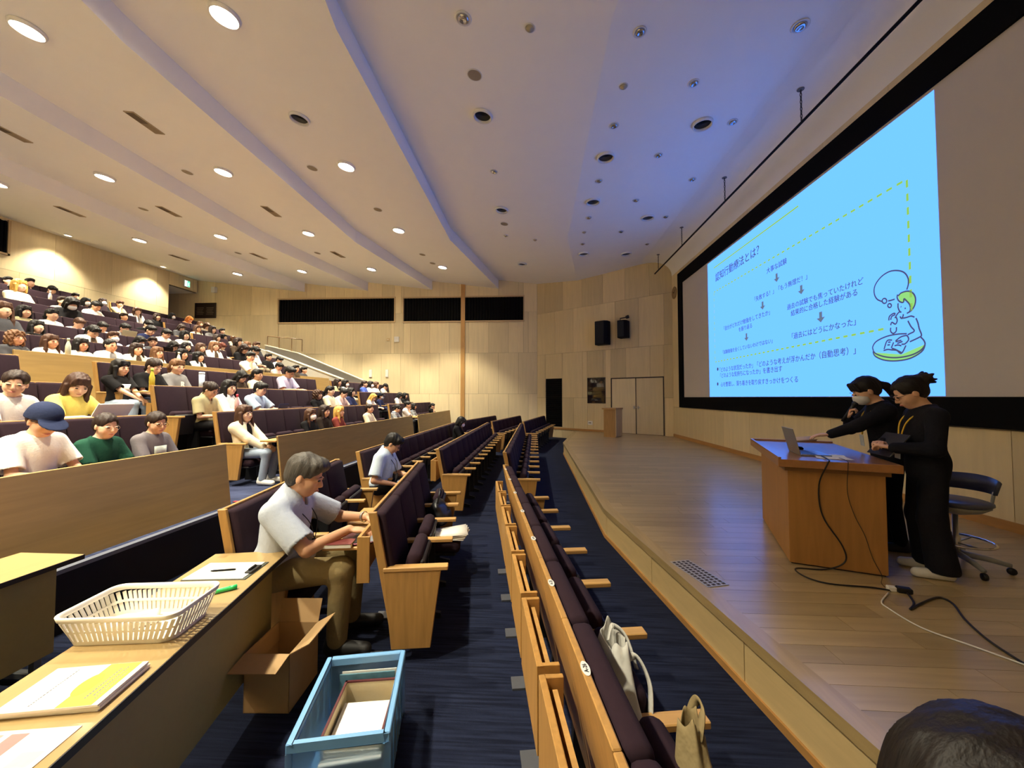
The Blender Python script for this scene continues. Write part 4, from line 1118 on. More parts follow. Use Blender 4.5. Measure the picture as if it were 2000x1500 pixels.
near('tee_near', 'person with dark tied hair in loose white T-shirt, writing, second raised row', hair='side', hcol=DB, tcol=WH, lipc=(186, 92, 90))
near('yellow', 'person with long brown hair in yellow top reading a white folder', hair='long', hcol=(66, 42, 32), tcol=YL, sk=2)
near('cap', 'person in navy baseball cap and white T-shirt behind the oak panel', hair='side', hcol=BR, tcol=WH, cap=(38, 46, 74), sk=1, level=2)
near('green', 'person with glasses and dark tied hair in dark green T-shirt', hair='side', hcol=DB, tcol=GN, glasses=True, gcol=(196, 186, 170), level=2)
near('grey', 'person with dark low ponytail and glasses in grey printed T-shirt', hair='side', hcol=DB, tcol=(112, 106, 110), glasses=True, level=2, sk=1)
near('curls', 'person with wavy black shoulder hair in black T-shirt with white print', hair='wavy', hcol=BK, tcol=BLK, legs=(160, 176, 196))
near('collar', 'person with dark bob in black top with big white collar', hair='side', hcol=DB, tcol=BLK, sk=2)
near('letter', 'person with light brown ponytail in grey T-shirt printed with letter R', hair='pony', hcol=LB, tcol=(126, 124, 124))
near('olive', 'person with dark hair clipped up in pale olive collared shirt, looking down', hair='bun', hcol=DB, top='collar', tcol=OL, legs=BLK)
near('longblack', 'person with very long straight black hair in off-white cardigan', hair='long', hcol=BK, top='open', tcol=(222, 220, 222), inner=WH, sk=2)
near('boy', 'person with short black hair in light blue T-shirt working at a laptop', hair='male', hcol=BK, tcol=LBU)
tj, JJ = near('jeans', 'person with long brown hair, cream open shirt over black top, light jeans', hair='long', hcol=BR, top='open', tcol=CR, inner=BLK, legs=(150, 164, 184), shoes=(236, 234, 228), level=2, sk=2)
# ================================================================== people one can study
def seat_xy(row, y): return FLAT[row] + sh(y)
# --- man typing, third row of the wing beside the tables
r, p, sc = FLATP['man']
rzN = math.atan(.15)
man_po = dict(big=1.13, tall=.97, lean=16, pitch=14, wl=(.50, .16, .78), wr=(.46, -.06, .77), poler=(-.2, -.75, -.5), polel=(-.2, .75, -.5), curll=.35, curlr=.35, handl=(.95, -.1, -.15), handr=(.95, .1, -.15), sleeve=.82, splay=.03, knee=(.44, .50), head=1.06)
PM, SM = solve('C', 598, 916, skeleton(man_po), rzN); print('MAN', PM, SM)
t, J = person('man with greying short hair, white short-sleeved shirt and khakis, typing', tuple(PM), rzN, man_po, hair='male', hcol=(74, 70, 66), top='collar', tcol=(168, 176, 190), legs=(138, 122, 86), shoes=(24, 23, 24), sk=3, level=2, scale=SM, lipc=(168, 104, 88))
def lanyard(t, J, col, w=.007, drop=.30, badge=True, bmat=None, fwd=None):
    nb, ch = J['nb'], J['chest']; b = fwd or .135
    up = nb - ch; up /= np.linalg.norm(up); f = np.cross(V3(0, 1, 0), up); f /= np.linalg.norm(f)
    tip = nb - up * drop + f * (b + .035)
    pts = lambda s: [Vector(nb + f * -.070 + up * .022), Vector(nb + V3(0, .062 * s, 0) + up * .020 - f * .02), Vector(nb + V3(0, .072 * s, 0) - up * .03 + f * .072), Vector(nb + V3(0, .050 * s, 0) - up * .12 + f * (b + .012)), Vector(tip)]
    mb = MB()
    for s in (1, -1): mb.tube(smooth_pts(pts(s), 6), w * .5, 6)
    ly = mb.build('lanyard', col, t, smooth=True)
    if badge:
        M = Matrix((tuple(f) + (0,), (0, 1, 0, 0), tuple(up) + (0,), (0, 0, 0, 1))).transposed(); M.translation = Vector(tip - up * .055 + f * .008)
        MB().box(-.002, .002, -.045, .045, -.055, .05).build('badge', bmat or M_PLASTIC_W, ly, matrix=M, bevel=.001)
    return ly
def smooth_pts(pts, m=6):
    out = []; n = len(pts)
    for i in range(n - 1):
        p0, p1, p2, p3 = (pts[max(0, min(n - 1, i + k))] for k in (-1, 0, 1, 2))
        for k in range(m):
            q = k / m; out.append(.5 * ((2 * p1) + (p2 - p0) * q + (2 * p0 - 5 * p1 + 4 * p2 - p3) * q * q + (3 * p1 - p0 - 3 * p2 + p3) * q ** 3))
    out.append(pts[-1]); return out
lanyard(t, J, plain('black_cord', (20, 20, 22), rough=.7), .006, .24, True, None, .15)
c = (J['wl'] * .94 + J['el'] * .06); d = J['wl'] - J['el']; d /= np.linalg.norm(d)
ql = Vector(d).to_track_quat('Z', 'Y')
MB().lathe([(.033, -.009), (.036, -.004), (.036, .004), (.033, .009)], 20, closed=True).box(.030, .040, -.013, .013, -.013, .013).build('wristwatch', M_STEEL, t, matrix=Matrix.Translation(Vector(c)) @ ql.to_matrix().to_4x4(), smooth=True)
MAN = t
# --- second man reading, third row of the middle block
r, p, sc = FLATP['man2']
m2 = dict(big=1.10, tall=.96, lean=14, pitch=30, wl=(.36, .10, .64), wr=(.24, -.16, .58), poler=(-.7, -.6, -.1), sleeve=.8)
PM2, SM2 = solve('C', 768, 866, skeleton(m2))
t, J = person('man with short black hair and glasses, pale blue short-sleeved shirt, reading papers', tuple(PM2), 0, m2, hair='male', hcol=BK, top='collar', tcol=(196, 212, 228), legs=(30, 30, 34), shoes=(24, 23, 24), sk=3, level=1, glasses=True, scale=SM2)
lanyard(t, J, plain('black_cord', (20, 20, 22), rough=.7), .008, .24, True, plain('black_cord', (20, 20, 22)), .14)
r, p, sc = FLATP['hood']
person('person with black bob, mask and black clothes alone in the third row', (seat_xy('C', p.y) + .30, p.y, 0), 0, 'write', hair='bob', hcol=BK, top='long', tcol=BLK, mask=True, level=1, scale=max(.88, min(1.05, sc)))
# --- person in the front row, only the head shows
fp_ = dict(big=1.05, tall=1.0, lean=8, pitch=12, yaw=-10, head=1.06); JF = skeleton(fp_)
s_f = 1.14 / JF['H'][2]; off = Matrix.Rotation(rzN, 3, 'Z') @ Vector(JF['H']) * s_f
person('person with dark bobbed hair in the front row beside the khaki bag', (.625 - off.x, .555 - off.y, 0), rzN, fp_, hair='bob', hcol=(24, 18, 16), top='long', tcol=BLK, legs=BLK, level=2, scale=s_f)

# --- two presenters behind the desk on the stage
PA, PT = Vector((2.0, 3.35, S_Z)), R(-21)
PX, PY = Vector((math.cos(PT), math.sin(PT), 0)), Vector((-math.sin(PT), math.cos(PT), 0))
def pod(x, y, z): return PA + PX * x + PY * y + Vector((0, 0, z))
q = pod(1.03, .30, 0)
BL2 = (22, 23, 30)
p1 = dict(stand=True, big=1.04, lean=6, pitch=26, wl=(.26, .13, 1.02), wr=(.25, -.09, 1.04), handl=(.5, -.8, .1), handr=(.5, .8, .1), wide=.045, head=1.06)
t, J = person('presenter with dark hair pinned up and glasses, black suit, yellow lanyard', (q.x, q.y, q.z), PT + math.pi, p1, hair='updo', hcol=BK, top='long', tcol=BL2, legs=BL2, shoes=(222, 220, 214), sk=1, level=2, glasses=True, scale=.955)
lanyard(t, J, plain('yellow_ribbon', (212, 172, 40), rough=.6), .012, .30, True, plain('clear_badge', (196, 206, 214), rough=.2), .125)
q = pod(1.00, .86, 0)
p2 = dict(stand=True, big=1.0, lean=13, pitch=22, yaw=4, wl=(.50, .16, 1.04), wr=(.285, -.02, 1.20), poler=(.1, -.7, -.7), handr=(-.15, .25, .95), palmr=(-.9, .3, 0), curlr=1.2, curll=.3, handl=(.98, 0, -.1), head=1.06)
t, J = person('presenter with dark ponytail and pale mask, black jacket, speaking into a microphone', (q.x, q.y, q.z), PT + math.pi, p2, hair='pony', hcol=BK, top='long', tcol=BL2, legs=BL2, shoes=(40, 40, 44), sk=1, level=2, mask=True, mcol=(206, 204, 204), scale=.975)
lanyard(t, J, plain('yellow_ribbon', (212, 172, 40), rough=.6), .012, .26, True, plain('clear_badge', (196, 206, 214), rough=.2), .12)
# microphone held in the second presenter's hand
Mp = Matrix.Translation(Vector(q)) @ Matrix.Rotation(PT + math.pi, 4, 'Z') @ Matrix.Scale(.975, 4)
hc = Vector(J['wr'] + J['hdr'] * .06 + V3(.012, .005, 0)); mouth = Vector(J['H'] + J['HR'] @ V3(.125, 0, -.07))
a_, b_ = Mp @ hc, Mp @ mouth; ax = (b_ - a_).normalized()
mic = thing('microphone', 'black handheld microphone in front of the masked presenter', 'microphone', tuple(a_)); qt = ax.to_track_quat('Z', 'Y').to_matrix().to_4x4()
L = (b_ - a_).length
MB().lathe([(0, -.10), (.011, -.10), (.0135, -.02), (.017, L - .03), (.018, L - .025), (0, L - .02)], 16, M=qt).build('barrel', M_DARK, mic, smooth=True)
MB().lathe([(0, L - .03), (.02, L - .025), (.025, L - .005), (.022, L + .015), (.010, L + .025), (0, L + .026)], 16, M=qt).build('grille_head', plain('mic_mesh', (58, 58, 62), rough=.45, metal=.7), mic, smooth=True)
# ================================================================== projection screen and its slide
scr = thing('projection_screen', 'huge white projection screen in a black frame showing a blue slide', 'screen', (XS, 8.0, 1.39))
def on_scr(mb, name, mat, parent, **k):
    o = mb.build(name, mat, parent, **k); o.matrix_world = Matrix.Identity(4) if parent is None else o.matrix_world; return o
def shifted(mb): mb.v = [(a - XS, b - 8.0, c - 1.39) for a, b, c in mb.v]; return mb
M_FRAME = plain('black_velvet_frame', (13, 14, 15), rough=.95, spec=.1)
for nm, bx in (('frame_bottom', (SCR[0], SCR[1], 1.39, 1.725)), ('frame_top', (SCR[0], SCR[1], 5.50, 5.88)), ('frame_side', (12.98, SCR[1], 1.725, 5.50)), ('frame_side', (SCR[0], 2.98, 1.725, 5.50))):
    shifted(MB().box(XS - .05, XS + .05, bx[0], bx[1], bx[2], bx[3])).build(nm, M_FRAME, scr)
shifted(MB().box(XS - .012, XS + .03, 2.9, 13.05, 1.70, 5.52)).build('canvas', plain('screen_canvas', (206, 200, 196), rough=.9, var=.01), scr)
XI = XS - .015
IY0, IY1, IZ0, IZ1 = 4.90, 11.12, 1.735, 5.455
CY = (.188, .63, 2.5)      # the blue channel clips in the photograph
slide = shifted(MB().box(XI, XI + .002, IY0, IY1, IZ0, IZ1)).build('projected_slide', glow('slide_cyan', CY, SLIDE_RAD), scr)
M_INK = glow('slide_ink', lin((78, 84, 116)), SLIDE_RAD); M_LIME = glow('slide_lime', lin((150, 206, 92)), SLIDE_RAD)
M_GREY = glow('slide_arrow', lin((104, 122, 146)), SLIDE_RAD); M_LIME2 = glow('slide_hair', lin((150, 224, 130)), SLIDE_RAD)
def sl(u, v, lift=.003): p = on_x(u, v, XI); return Vector((XI - lift, p.y, p.z))
def slide_text(body, u0, v0, u1, v1, off=0.0):
    a, b = sl(u0, v0), sl(u1, v1)
    me = text_mesh(body, 1.0, off)
    bm = bmesh.new(); bm.from_mesh(me)      # heavier strokes: the same glyphs a hair apart
    for dx, dy in ((.022, 0), (.011, .012)):
        b2_ = bmesh.ops.duplicate(bm, geom=bm.faces[:len(me.polygons)]); bmesh.ops.translate(bm, vec=(dx, dy, -.0005), verts=[g_ for g_ in b2_['geom'] if isinstance(g_, bmesh.types.BMVert)]); bm.faces.ensure_lookup_table()
    bm.to_mesh(me); bm.free()
    xs = [q.co.x for q in me.vertices]; w0, w1 = min(xs), max(xs)
    s = (a.y - b.y) / (w1 - w0); z = (a.z + b.z) / 2
    M = Matrix(((0, 0, -1, a.x - XS), (-s, 0, 0, a.y + w0 * s - 8.0), (0, s, 0, z - 1.39), (0, 0, 0, 1)))
    me.transform(M); o = put('slide_text', me, M_INK, slide); return o
for b in (('認知行動療法とは？', 1397.5, 547, 1483, 498), ('大事な試験', 1497.5, 533, 1537, 515), ('「失敗する！」「もう無理だ！」', 1474, 586, 1577, 548), ('過去の試験でも焦っていたけれど', 1537.5, 603, 1687, 556),
          ('結果的に合格した経験がある', 1545, 616, 1675, 577), ('「自分がどれだけ勉強をしてきたか」', 1414, 643, 1504, 617), ('を振り返る', 1443, 647, 1469, 640), ('「試験勉強を全くしていないわけではない」', 1412, 690, 1509, 671),
          ('「過去にはどうにかなった」', 1547, 660, 1672, 636), ('「どのような状況だったか」「どのような考えが浮かんだか（自動思考）」', 1406, 724, 1672, 694), ('「どのような気持ちになったか」を書き出す', 1407, 736.5, 1528, 726), ('心を整理し、落ち着きを取り戻すきっかけをつくる', 1408, 754, 1559, 746.5)):
    slide_text(*b)
def ribbon(mb, pts, w, closed=False):
    """flat line of width w along slide points"""
    n = len(pts); vs = []
    for i, p in enumerate(pts):
        if closed: t = pts[(i + 1) % n] - pts[i - 1]
        else: t = pts[min(i + 1, n - 1)] - pts[max(i - 1, 0)]
        t.normalize(); nrm = Vector((0, -t.z, t.y)) * w / 2
        vs += [p + nrm, p - nrm]
    fs = [(2 * i, 2 * i + 1, 2 * ((i + 1) % n) + 1, 2 * ((i + 1) % n)) for i in range(n if closed else n - 1)]
    return mb.add([(q.x - XS, q.y - 8.0, q.z - 1.39) for q in vs], fs)
def smooth(pts, m=6, closed=False):
    out = []; n = len(pts)
    for i in range(n if closed else n - 1):
        p0, p1, p2, p3 = (pts[(i + k) % n] if closed else pts[max(0, min(n - 1, i + k))] for k in (-1, 0, 1, 2))
        for k in range(m):
            t = k / m; out.append(.5 * ((2 * p1) + (p2 - p0) * t + (2 * p0 - 5 * p1 + 4 * p2 - p3) * t * t + (3 * p1 - p0 - 3 * p2 + p3) * t ** 3))
    if not closed: out.append(pts[-1])
    return out
ribbon(MB(), [sl(1394, 524), sl(1560, 402)], .035).build('slide_rule', M_LIME, slide)
def dashes(a, b, n, w=.035):
    for i in range(n): ribbon(MB(), [a.lerp(b, (i + .05) / n), a.lerp(b, (i + .62) / n)], w).build('slide_dash', M_LIME, slide)
TL, TR, BLc, BRc = sl(1396, 570), sl(1777, 347), sl(1397, 707), sl(1781, 620)
TL.z = TR.z = (TL.z + TR.z) / 2; TL.y = BLc.y; TR.y = BRc.y
dashes(TL, TR, 36); dashes(TR, Vector((TR.x, TR.y, sl(1781, 618).z)), 10)
dashes(BLc, Vector((BLc.x, sl(1734, 646).y, BLc.z)), 33); dashes(TL, BLc, 12)
for u, v0, v1 in ((1517, 534, 551), (1489.5, 589, 605), (1565, 557, 575), (1458, 651, 666), (1603, 609, 630)):
    a, b = sl(u, v0), sl(u, v1); h = a.z - b.z; y, w = a.y, h * .85
    pts = [(y + w * .22, a.z), (y - w * .22, a.z), (y - w * .22, b.z + h * .45), (y - w * .62, b.z + h * .45), (y, b.z), (y + w * .62, b.z + h * .45), (y + w * .22, b.z + h * .45)]
    MB().add([(XI - .003 - XS, p - 8.0, q - 1.39) for p, q in pts], [(0, 1, 2, 6), (2, 3, 4), (4, 5, 6), (2, 4, 6)]).build('slide_arrow', M_GREY, slide)
for u, v in ((1402, 721), (1402, 750)):
    c = sl(u, v); q = [(XI - .003 - XS, c.y + .045 * math.cos(a_) - 8.0, c.z + .045 * math.sin(a_) - 1.39) for a_ in [2 * math.pi * k / 18 for k in range(18)]]
    MB().add(q, [tuple(range(18))]).build('slide_bullet', M_INK, slide)
# the line drawing of a reader, traced as strokes
def D(x, y): return sl(1600 + x / 4.285, 500 + y / 4.285)
def fill(pts, mat):
    q = smooth([D(*p) for p in pts], 5, True); c = sum(q, Vector()) / len(q); n = len(q)
    MB().add([(a.x + .001 - XS, a.y - 8.0, a.z - 1.39) for a in q + [c]], [(i, (i + 1) % n, n) for i in range(n)]).build('slide_fill', mat, slide)
fill([(662, 335), (700, 305), (745, 295), (785, 310), (806, 350), (800, 410), (775, 450), (765, 420), (735, 375), (712, 360), (708, 385), (680, 380)], M_LIME2)
fill([(452, 806), (500, 838), (600, 852), (720, 840), (810, 810), (870, 760), (888, 738), (884, 775), (820, 838), (720, 868), (600, 876), (500, 860)], M_LIME2)
for st in ([(735, 282), (748, 235), (745, 185), (715, 140), (660, 122), (590, 130), (520, 175), (470, 245), (462, 310), (485, 360), (530, 382)],
           [(578, 376), (600, 372), (634, 361)], [(657, 322), (655, 350), (668, 375), (690, 388), (708, 385), (712, 358), (735, 378), (758, 405), (765, 440), (758, 465), (735, 480)],
           [(662, 335), (690, 308), (745, 294), (788, 312), (808, 355), (802, 410), (775, 455), (745, 475)], [(662, 395), (662, 430), (675, 462), (690, 472)], [(706, 486), (703, 505), (690, 522), (678, 505)],
           [(690, 522), (730, 515), (770, 503), (800, 512)], [(812, 520), (828, 560), (840, 610), (858, 660), (840, 680), (760, 718)], [(744, 542), (770, 590), (798, 627), (760, 650), (742, 660)],
           [(455, 790), (450, 760), (480, 715), (560, 675), (650, 655), (735, 650)], [(852, 678), (880, 710), (886, 745), (850, 790), (770, 830), (660, 850), (560, 845), (480, 820), (452, 790)],
           [(452, 800), (470, 838), (540, 870), (640, 878), (760, 858), (860, 800), (888, 745)], [(600, 600), (600, 630), (620, 648), (645, 630), (648, 595)],
           [(545, 780), (570, 710), (612, 704)], [(605, 770), (625, 722)], [(540, 792), (575, 782), (608, 786), (650, 790), (690, 815), (728, 748)], [(608, 772), (640, 782), (690, 808)],
           [(640, 712), (680, 680), (715, 668), (738, 668), (750, 700), (720, 735), (690, 738)], [(640, 718), (690, 705)], [(655, 732), (700, 715)],
           [(585, 540), (590, 505), (625, 480), (640, 485)], [(600, 535), (610, 505), (640, 490)], [(600, 580), (610, 555), (640, 570), (655, 540), (645, 510)], [(635, 520), (660, 480), (680, 465)],
           [(578, 722), (600, 720)], [(572, 745), (594, 743)], [(632, 752), (660, 745), (690, 752)], [(684, 424), (690, 426)], [(716, 440), (728, 436)]):
    ribbon(MB(), smooth([D(*p) for p in st], 5), .020).build('slide_stroke', M_INK, slide)
for cx, cy, r in ((548, 376, 19), (591, 415, 15)):
    ribbon(MB(), [D(cx + r * math.cos(a_), cy + r * math.sin(a_) * 1.1) for a_ in [2 * math.pi * k / 20 for k in range(20)]], .020, True).build('slide_stroke', M_INK, slide)
# ================================================================== stage furniture
pd = thing('presenter_desk', 'orange oak presenter desk with overhanging top on the stage', 'desk', tuple(PA), PT)
MB().box(.075, .70, .07, 1.36, .012, .80).build('cabinet', wood('desk_oak', (162, 116, 62), axis='Z', var=.10, obj_var=0), pd, bevel=.003)
MB().box(.05, .725, .045, 1.385, .765, .80).build('cornice', wood('desk_oak_dark', (130, 90, 48), axis='X', var=.1, obj_var=0), pd)
tp = MB().box(0, .78, 0, 1.58, .80, .862).build('desk_top', wood('desk_top_oak', (156, 108, 62), axis='Y', var=.1, obj_var=0, rough=.3, coat=.3), pd, bevel=.003)
MB().box(0, .02, 0, 1.58, .862, .880).box(0.02, .78, 1.56, 1.58, .862, .880).build('raised_lip', wood('desk_top_oak', (156, 108, 62)), pd)
MB().box(.09, .69, .09, 1.34, 0, .012).build('plinth', M_DARK, pd)
# laptop, seen from behind
def laptop(name, M, w, d, col, label, ang=105, group=None, screen=None, th=.014):
    t = thing(name, label, 'laptop', (0, 0, 0), 0, group); t.matrix_world = M
    m = plain('laptop_%d_%d_%d' % col, col, rough=.35, metal=.6)
    MB().box(0, d, -w / 2, w / 2, 0, th).build('keyboard_deck', m, t, bevel=.003)
    MB().box(.02, d * .55, -w * .44, w * .44, th, th + .002).build('keys', plain('keys_black', (24, 24, 26), rough=.5), t)
    lid = MB().box(-.006, 0, -w / 2, w / 2, 0, d).build('lid', m, t, matrix=Matrix.Translation((.004, 0, th)) @ Matrix.Rotation(R(90 - ang), 4, 'Y'), bevel=.002)
    MB().box(0, .0012, -w * .47, w * .47, .012, d - .012).build('display', screen or plain('display_grey', (120, 130, 140), rough=.2), lid)
    return t
B4 = lambda p, rz: Matrix.Translation(p) @ Matrix.Rotation(rz, 4, 'Z')
laptop('laptop', B4(pod(.20, .44, .8625), PT + R(4)), .32, .225, (150, 150, 154), 'open silver laptop on the presenter desk', 104, screen=glow('laptop_screen', (.5, .6, .7), .6))
t = tag(MB().lathe([(0, 0), (.03, .0), (.033, .010), (.024, .024), (0, .030)], 18, M=Matrix.Diagonal((1.5, 1, 1, 1))).build('computer_mouse', M_BLACK, smooth=True), 'black computer mouse on the presenter desk', 'mouse'); t.matrix_world = B4(pod(.30, .80, .8625), PT)
t = thing('script_papers', 'fanned white script sheets on the presenter desk', 'papers', tuple(pod(.42, .30, .8628)), PT)
for i, a_ in enumerate((0, 7, -9)): MB().box(-.10, .11, -.14, .16, i * .0015, i * .0015 + .001).build('sheet', M_PAPER, t, rot=(0, 0, R(a_)))
t = thing('held_booklet', 'dark folder held by the presenter with pinned-up hair', 'folder', tuple(pod(.80, .30, .99)), PT + R(8))
MB().box(-.004, .004, -.15, .15, -.11, .11).build('cover', plain('black_folder', (18, 20, 22), rough=.4), t, rot=(0, R(38), 0), bevel=.002); MB().box(.004, .006, -.145, .145, -.105, .105).build('page', M_PAPER, t, rot=(0, R(38), 0))
t = thing('raised_sheet', 'single sheet lifted over the laptop by the masked presenter', 'paper', tuple(pod(.34, .86, .955)), PT)
MB().add([(x * .10, y * .05, .02 * math.sin(y * 1.2) + .012 * x) for y in range(-3, 4) for x in (-1, 0, 1)], [(3 * i + j, 3 * i + j + 1, 3 * i + j + 4, 3 * i + j + 3) for i in range(6) for j in (0, 1)]).build('sheet', plain('warm_paper', (206, 178, 150), rough=.9), t, smooth=True)
bpy.data.objects[t.name].children[0].modifiers.new('thickness', 'SOLIDIFY').thickness = .001

# cables
M_CABLE = plain('black_cable', (18, 17, 18), rough=.5)
def V(*a): return Vector(a)
cab = [pod(.36, .30, .87), pod(.34, .02, .872), pod(.32, -.012, .84), pod(.28, .055, .66), pod(.30, .06, .42), pod(.42, .055, .20), pod(.43, .05, .08), pod(.30, .02, .012)] + [on_z(u, v, S_Z + .008) for u, v in ((1555, 1110), (1572, 1126), (1620, 1140), (1700, 1147), (1738, 1153))]
tag(MB().tube(smooth_pts(cab, 7), .0055, 7).build('power_cable', M_CABLE, smooth=True), 'black power cable hanging down the desk and looping on the stage', 'cable')
cab = [pod(.46, .22, .87), pod(.45, .0, .874), pod(.45, -.008, .83), pod(.46, .052, .62), pod(.50, .055, .45), pod(.56, .055, .30), pod(.60, .05, .14), pod(.64, .02, .03)] + [on_z(u, v, S_Z + .008) for u, v in ((1722, 1140), (1740, 1155))]
tag(MB().tube(smooth_pts(cab, 7), .0022, 6).build('thin_cable', M_CABLE, smooth=True), 'thin dark signal cable running down the desk side', 'cable')
cab = [on_z(u, v, S_Z + .008) for u, v in ((1772, 1158), (1785, 1178), (1778, 1190), (1800, 1178), (1832, 1167), (1860, 1178), (1885, 1210), (1930, 1250), (2000, 1296), (2060, 1330))]
tag(MB().tube(smooth_pts(cab, 7), .0065, 7).build('black_extension_cable', M_CABLE, smooth=True), 'black cord snaking from the power tap across the stage', 'cable')
cab = [on_z(u, v, S_Z + .007) for u, v in ((1735, 1158), (1722, 1175), (1735, 1188), (1800, 1226), (1900, 1262), (2000, 1298), (2060, 1320))]
tag(MB().tube(smooth_pts(cab, 7), .0045, 7).build('white_extension_cable', M_PLASTIC_W, smooth=True), 'white cord running beside the black one across the stage', 'cable')
t = thing('power_tap', 'small power tap where the stage cables meet', 'power tap', tuple(on_z(1750, 1155, S_Z)), R(-20))
MB().box(-.05, .0, -.02, .02, .0, .032).build('white_plug', M_PLASTIC_W, t, bevel=.005); MB().box(.002, .085, -.025, .025, 0, .036).build('black_adapter', M_DARK, t, bevel=.006)
# floor grille in the stage
g0 = on_z(1362, 1119, S_Z)
t = thing('floor_grille', 'pale metal floor grille of dashed slots set in the stage', 'grille', (g0.x, g0.y, S_Z + .001), R(16))
MB().box(-.09, .09, -.225, .225, 0, .004).build('plate', plain('grille_plate', (176, 170, 156), rough=.4, metal=.4), t)
sm = MB().box(-.012, .012, -.011, .011, .004, .0052).mesh('slot')
for i in range(4):
    for j in range(12): put('slot', sm, plain('slot_dark', (60, 46, 34), rough=.8), t, loc=(-.063 + i * .042, -.2 + j * .036, 0))

# drafting stool
ST = (3.43, 3.43, S_Z)
t = thing('drafting_stool', 'grey drafting stool with low curved back, foot ring and castors', 'stool', ST, R(20))
M_STL = plain('stool_grey', (150, 150, 146), rough=.5); M_STB = plain('stool_vinyl', (70, 74, 92), rough=.35)
MB().lathe([(0, .475), (.10, .478), (.185, .492), (.215, .515), (.212, .532), (.18, .542), (0, .536)], 32).build('seat', M_STB, t, smooth=True)
MB().lathe([(0, .42), (.06, .425), (.15, .455), (.20, .492), (.19, .50), (0, .478)], 32).build('seat_shell', M_STL, t, smooth=True)
mb = MB(); n = 15; pr = []
for i in range(n):
    a_ = R(-62 + 124 * i / (n - 1)); e_ = math.cos(R(-62 + 124 * i / (n - 1))) ** .5
    for rr, zz in ((.205, .60), (.225, .60 + .0), (.25, .64 + .085 * e_), (.232, .645 + .09 * e_)): pr.append((rr * math.cos(a_), rr * math.sin(a_), zz))
fs = [(i * 4 + k, i * 4 + (k + 1) % 4, i * 4 + 4 + (k + 1) % 4, i * 4 + 4 + k) for i in range(n - 1) for k in range(4)] + [(0, 1, 2, 3), tuple((n - 1) * 4 + k for k in (3, 2, 1, 0))]
mb.add(pr, fs).build('backrest', M_STB, t, smooth=True)
for s in (1, -1): MB().tube([(.15 * math.cos(R(50)), s * .15 * math.sin(R(50)), .47), (.20 * math.cos(R(52)), s * .20 * math.sin(R(52)), .52), (.216 * math.cos(R(52)), s * .216 * math.sin(R(52)), .62)], .011).build('back_support', M_STL, t, smooth=True)
MB().lathe([(0, .08), (.028, .08), (.028, .24), (.018, .245), (.018, .43), (0, .43)], 16).build('gas_lift', M_STEEL, t, smooth=True)
rg = MB().tube([(.215 * math.cos(a_), .215 * math.sin(a_), .21) for a_ in [2 * math.pi * k / 32 for k in range(32)]], .009, 8, closed=True)
rg.build('foot_ring', plain('chrome', (206, 206, 208), rough=.12, metal=1), t, smooth=True)
for k in range(3):
    a_ = 2 * math.pi * k / 3; MB().tube([(.02 * math.cos(a_), .02 * math.sin(a_), .19), (.21 * math.cos(a_), .21 * math.sin(a_), .21)], .007).build('ring_spoke', M_STEEL, t, smooth=True)
for k in range(5):
    a_ = 2 * math.pi * k / 5 + .3; c_, s_ = math.cos(a_), math.sin(a_)
    lg = MB().tube([(.02 * c_, .02 * s_, .105), (.16 * c_, .16 * s_, .095), (.285 * c_, .285 * s_, .070)], [.026, .022, .016], 10).build('base_leg', M_STL, t, smooth=True)
    MB().lathe([(0, -.012), (.026, -.012), (.028, 0), (.026, .012), (0, .012)], 14, M=Matrix.Translation((.285 * c_, .285 * s_, .029)) @ Matrix.Rotation(a_, 4, 'Z') @ Matrix.Rotation(R(90), 4, 'X')).build('castor', M_DARK, lg, smooth=True)

# far lectern by the double door
LQ = Vector((2.55, 13.95, S_Z))
t = thing('lectern', 'tall wooden lectern standing before the double door', 'lectern', tuple(LQ), R(-32))
MB().box(-.02, .40, -.30, .30, .0, .95).build('carcass', M_OAK, t, bevel=.004)
MB().box(.40, .425, -.30, .30, .02, .95).build('front_panel', wood('lectern_pale', (196, 168, 118), axis='Z', obj_var=0), t)
MB().prism([(-.06, .95), (.44, .95), (.44, 1.0), (-.06, 1.0)], 'y', -.36, .34).build('top', M_OAKX, t, bevel=.004)

# batten on chains in front of the screen
t = thing('hanging_batten', 'long black pipe hung on chains along the cove above the screen', 'batten', (4.27, 8.0, 6.12))
MB().tube([(0, -9.0, 0), (0, 6.0, 0)], .022, 10).build('pipe', M_BLACK, t, smooth=True)
for y in (1.2, 3.85, 6.35, 8.87, 11.44, 13.6):
    z1 = 6.66; ch = MB()
    for k in range(9):
        zz = .02 + k * (z1 - 6.12 - .02) / 9
        if k % 2: ch.tube([(.012 * math.cos(a_), y - 8, zz + .03 + .036 * math.sin(a_)) for a_ in [2 * math.pi * j / 8 for j in range(8)]], .006, 5, closed=True)
        else: ch.tube([(0, y - 8 + .012 * math.cos(a_), zz + .03 + .036 * math.sin(a_)) for a_ in [2 * math.pi * j / 8 for j in range(8)]], .006, 5, closed=True)
    ch.build('chain', M_DARK, t); MB().lathe([(0, z1 - 6.125), (.05, z1 - 6.125), (.055, z1 - 6.115), (0, z1 - 6.11)], 16, M=Matrix.Translation((0, y - 8, 0))).build('ceiling_rose', plain('rose_grey', (110, 112, 116)), t)

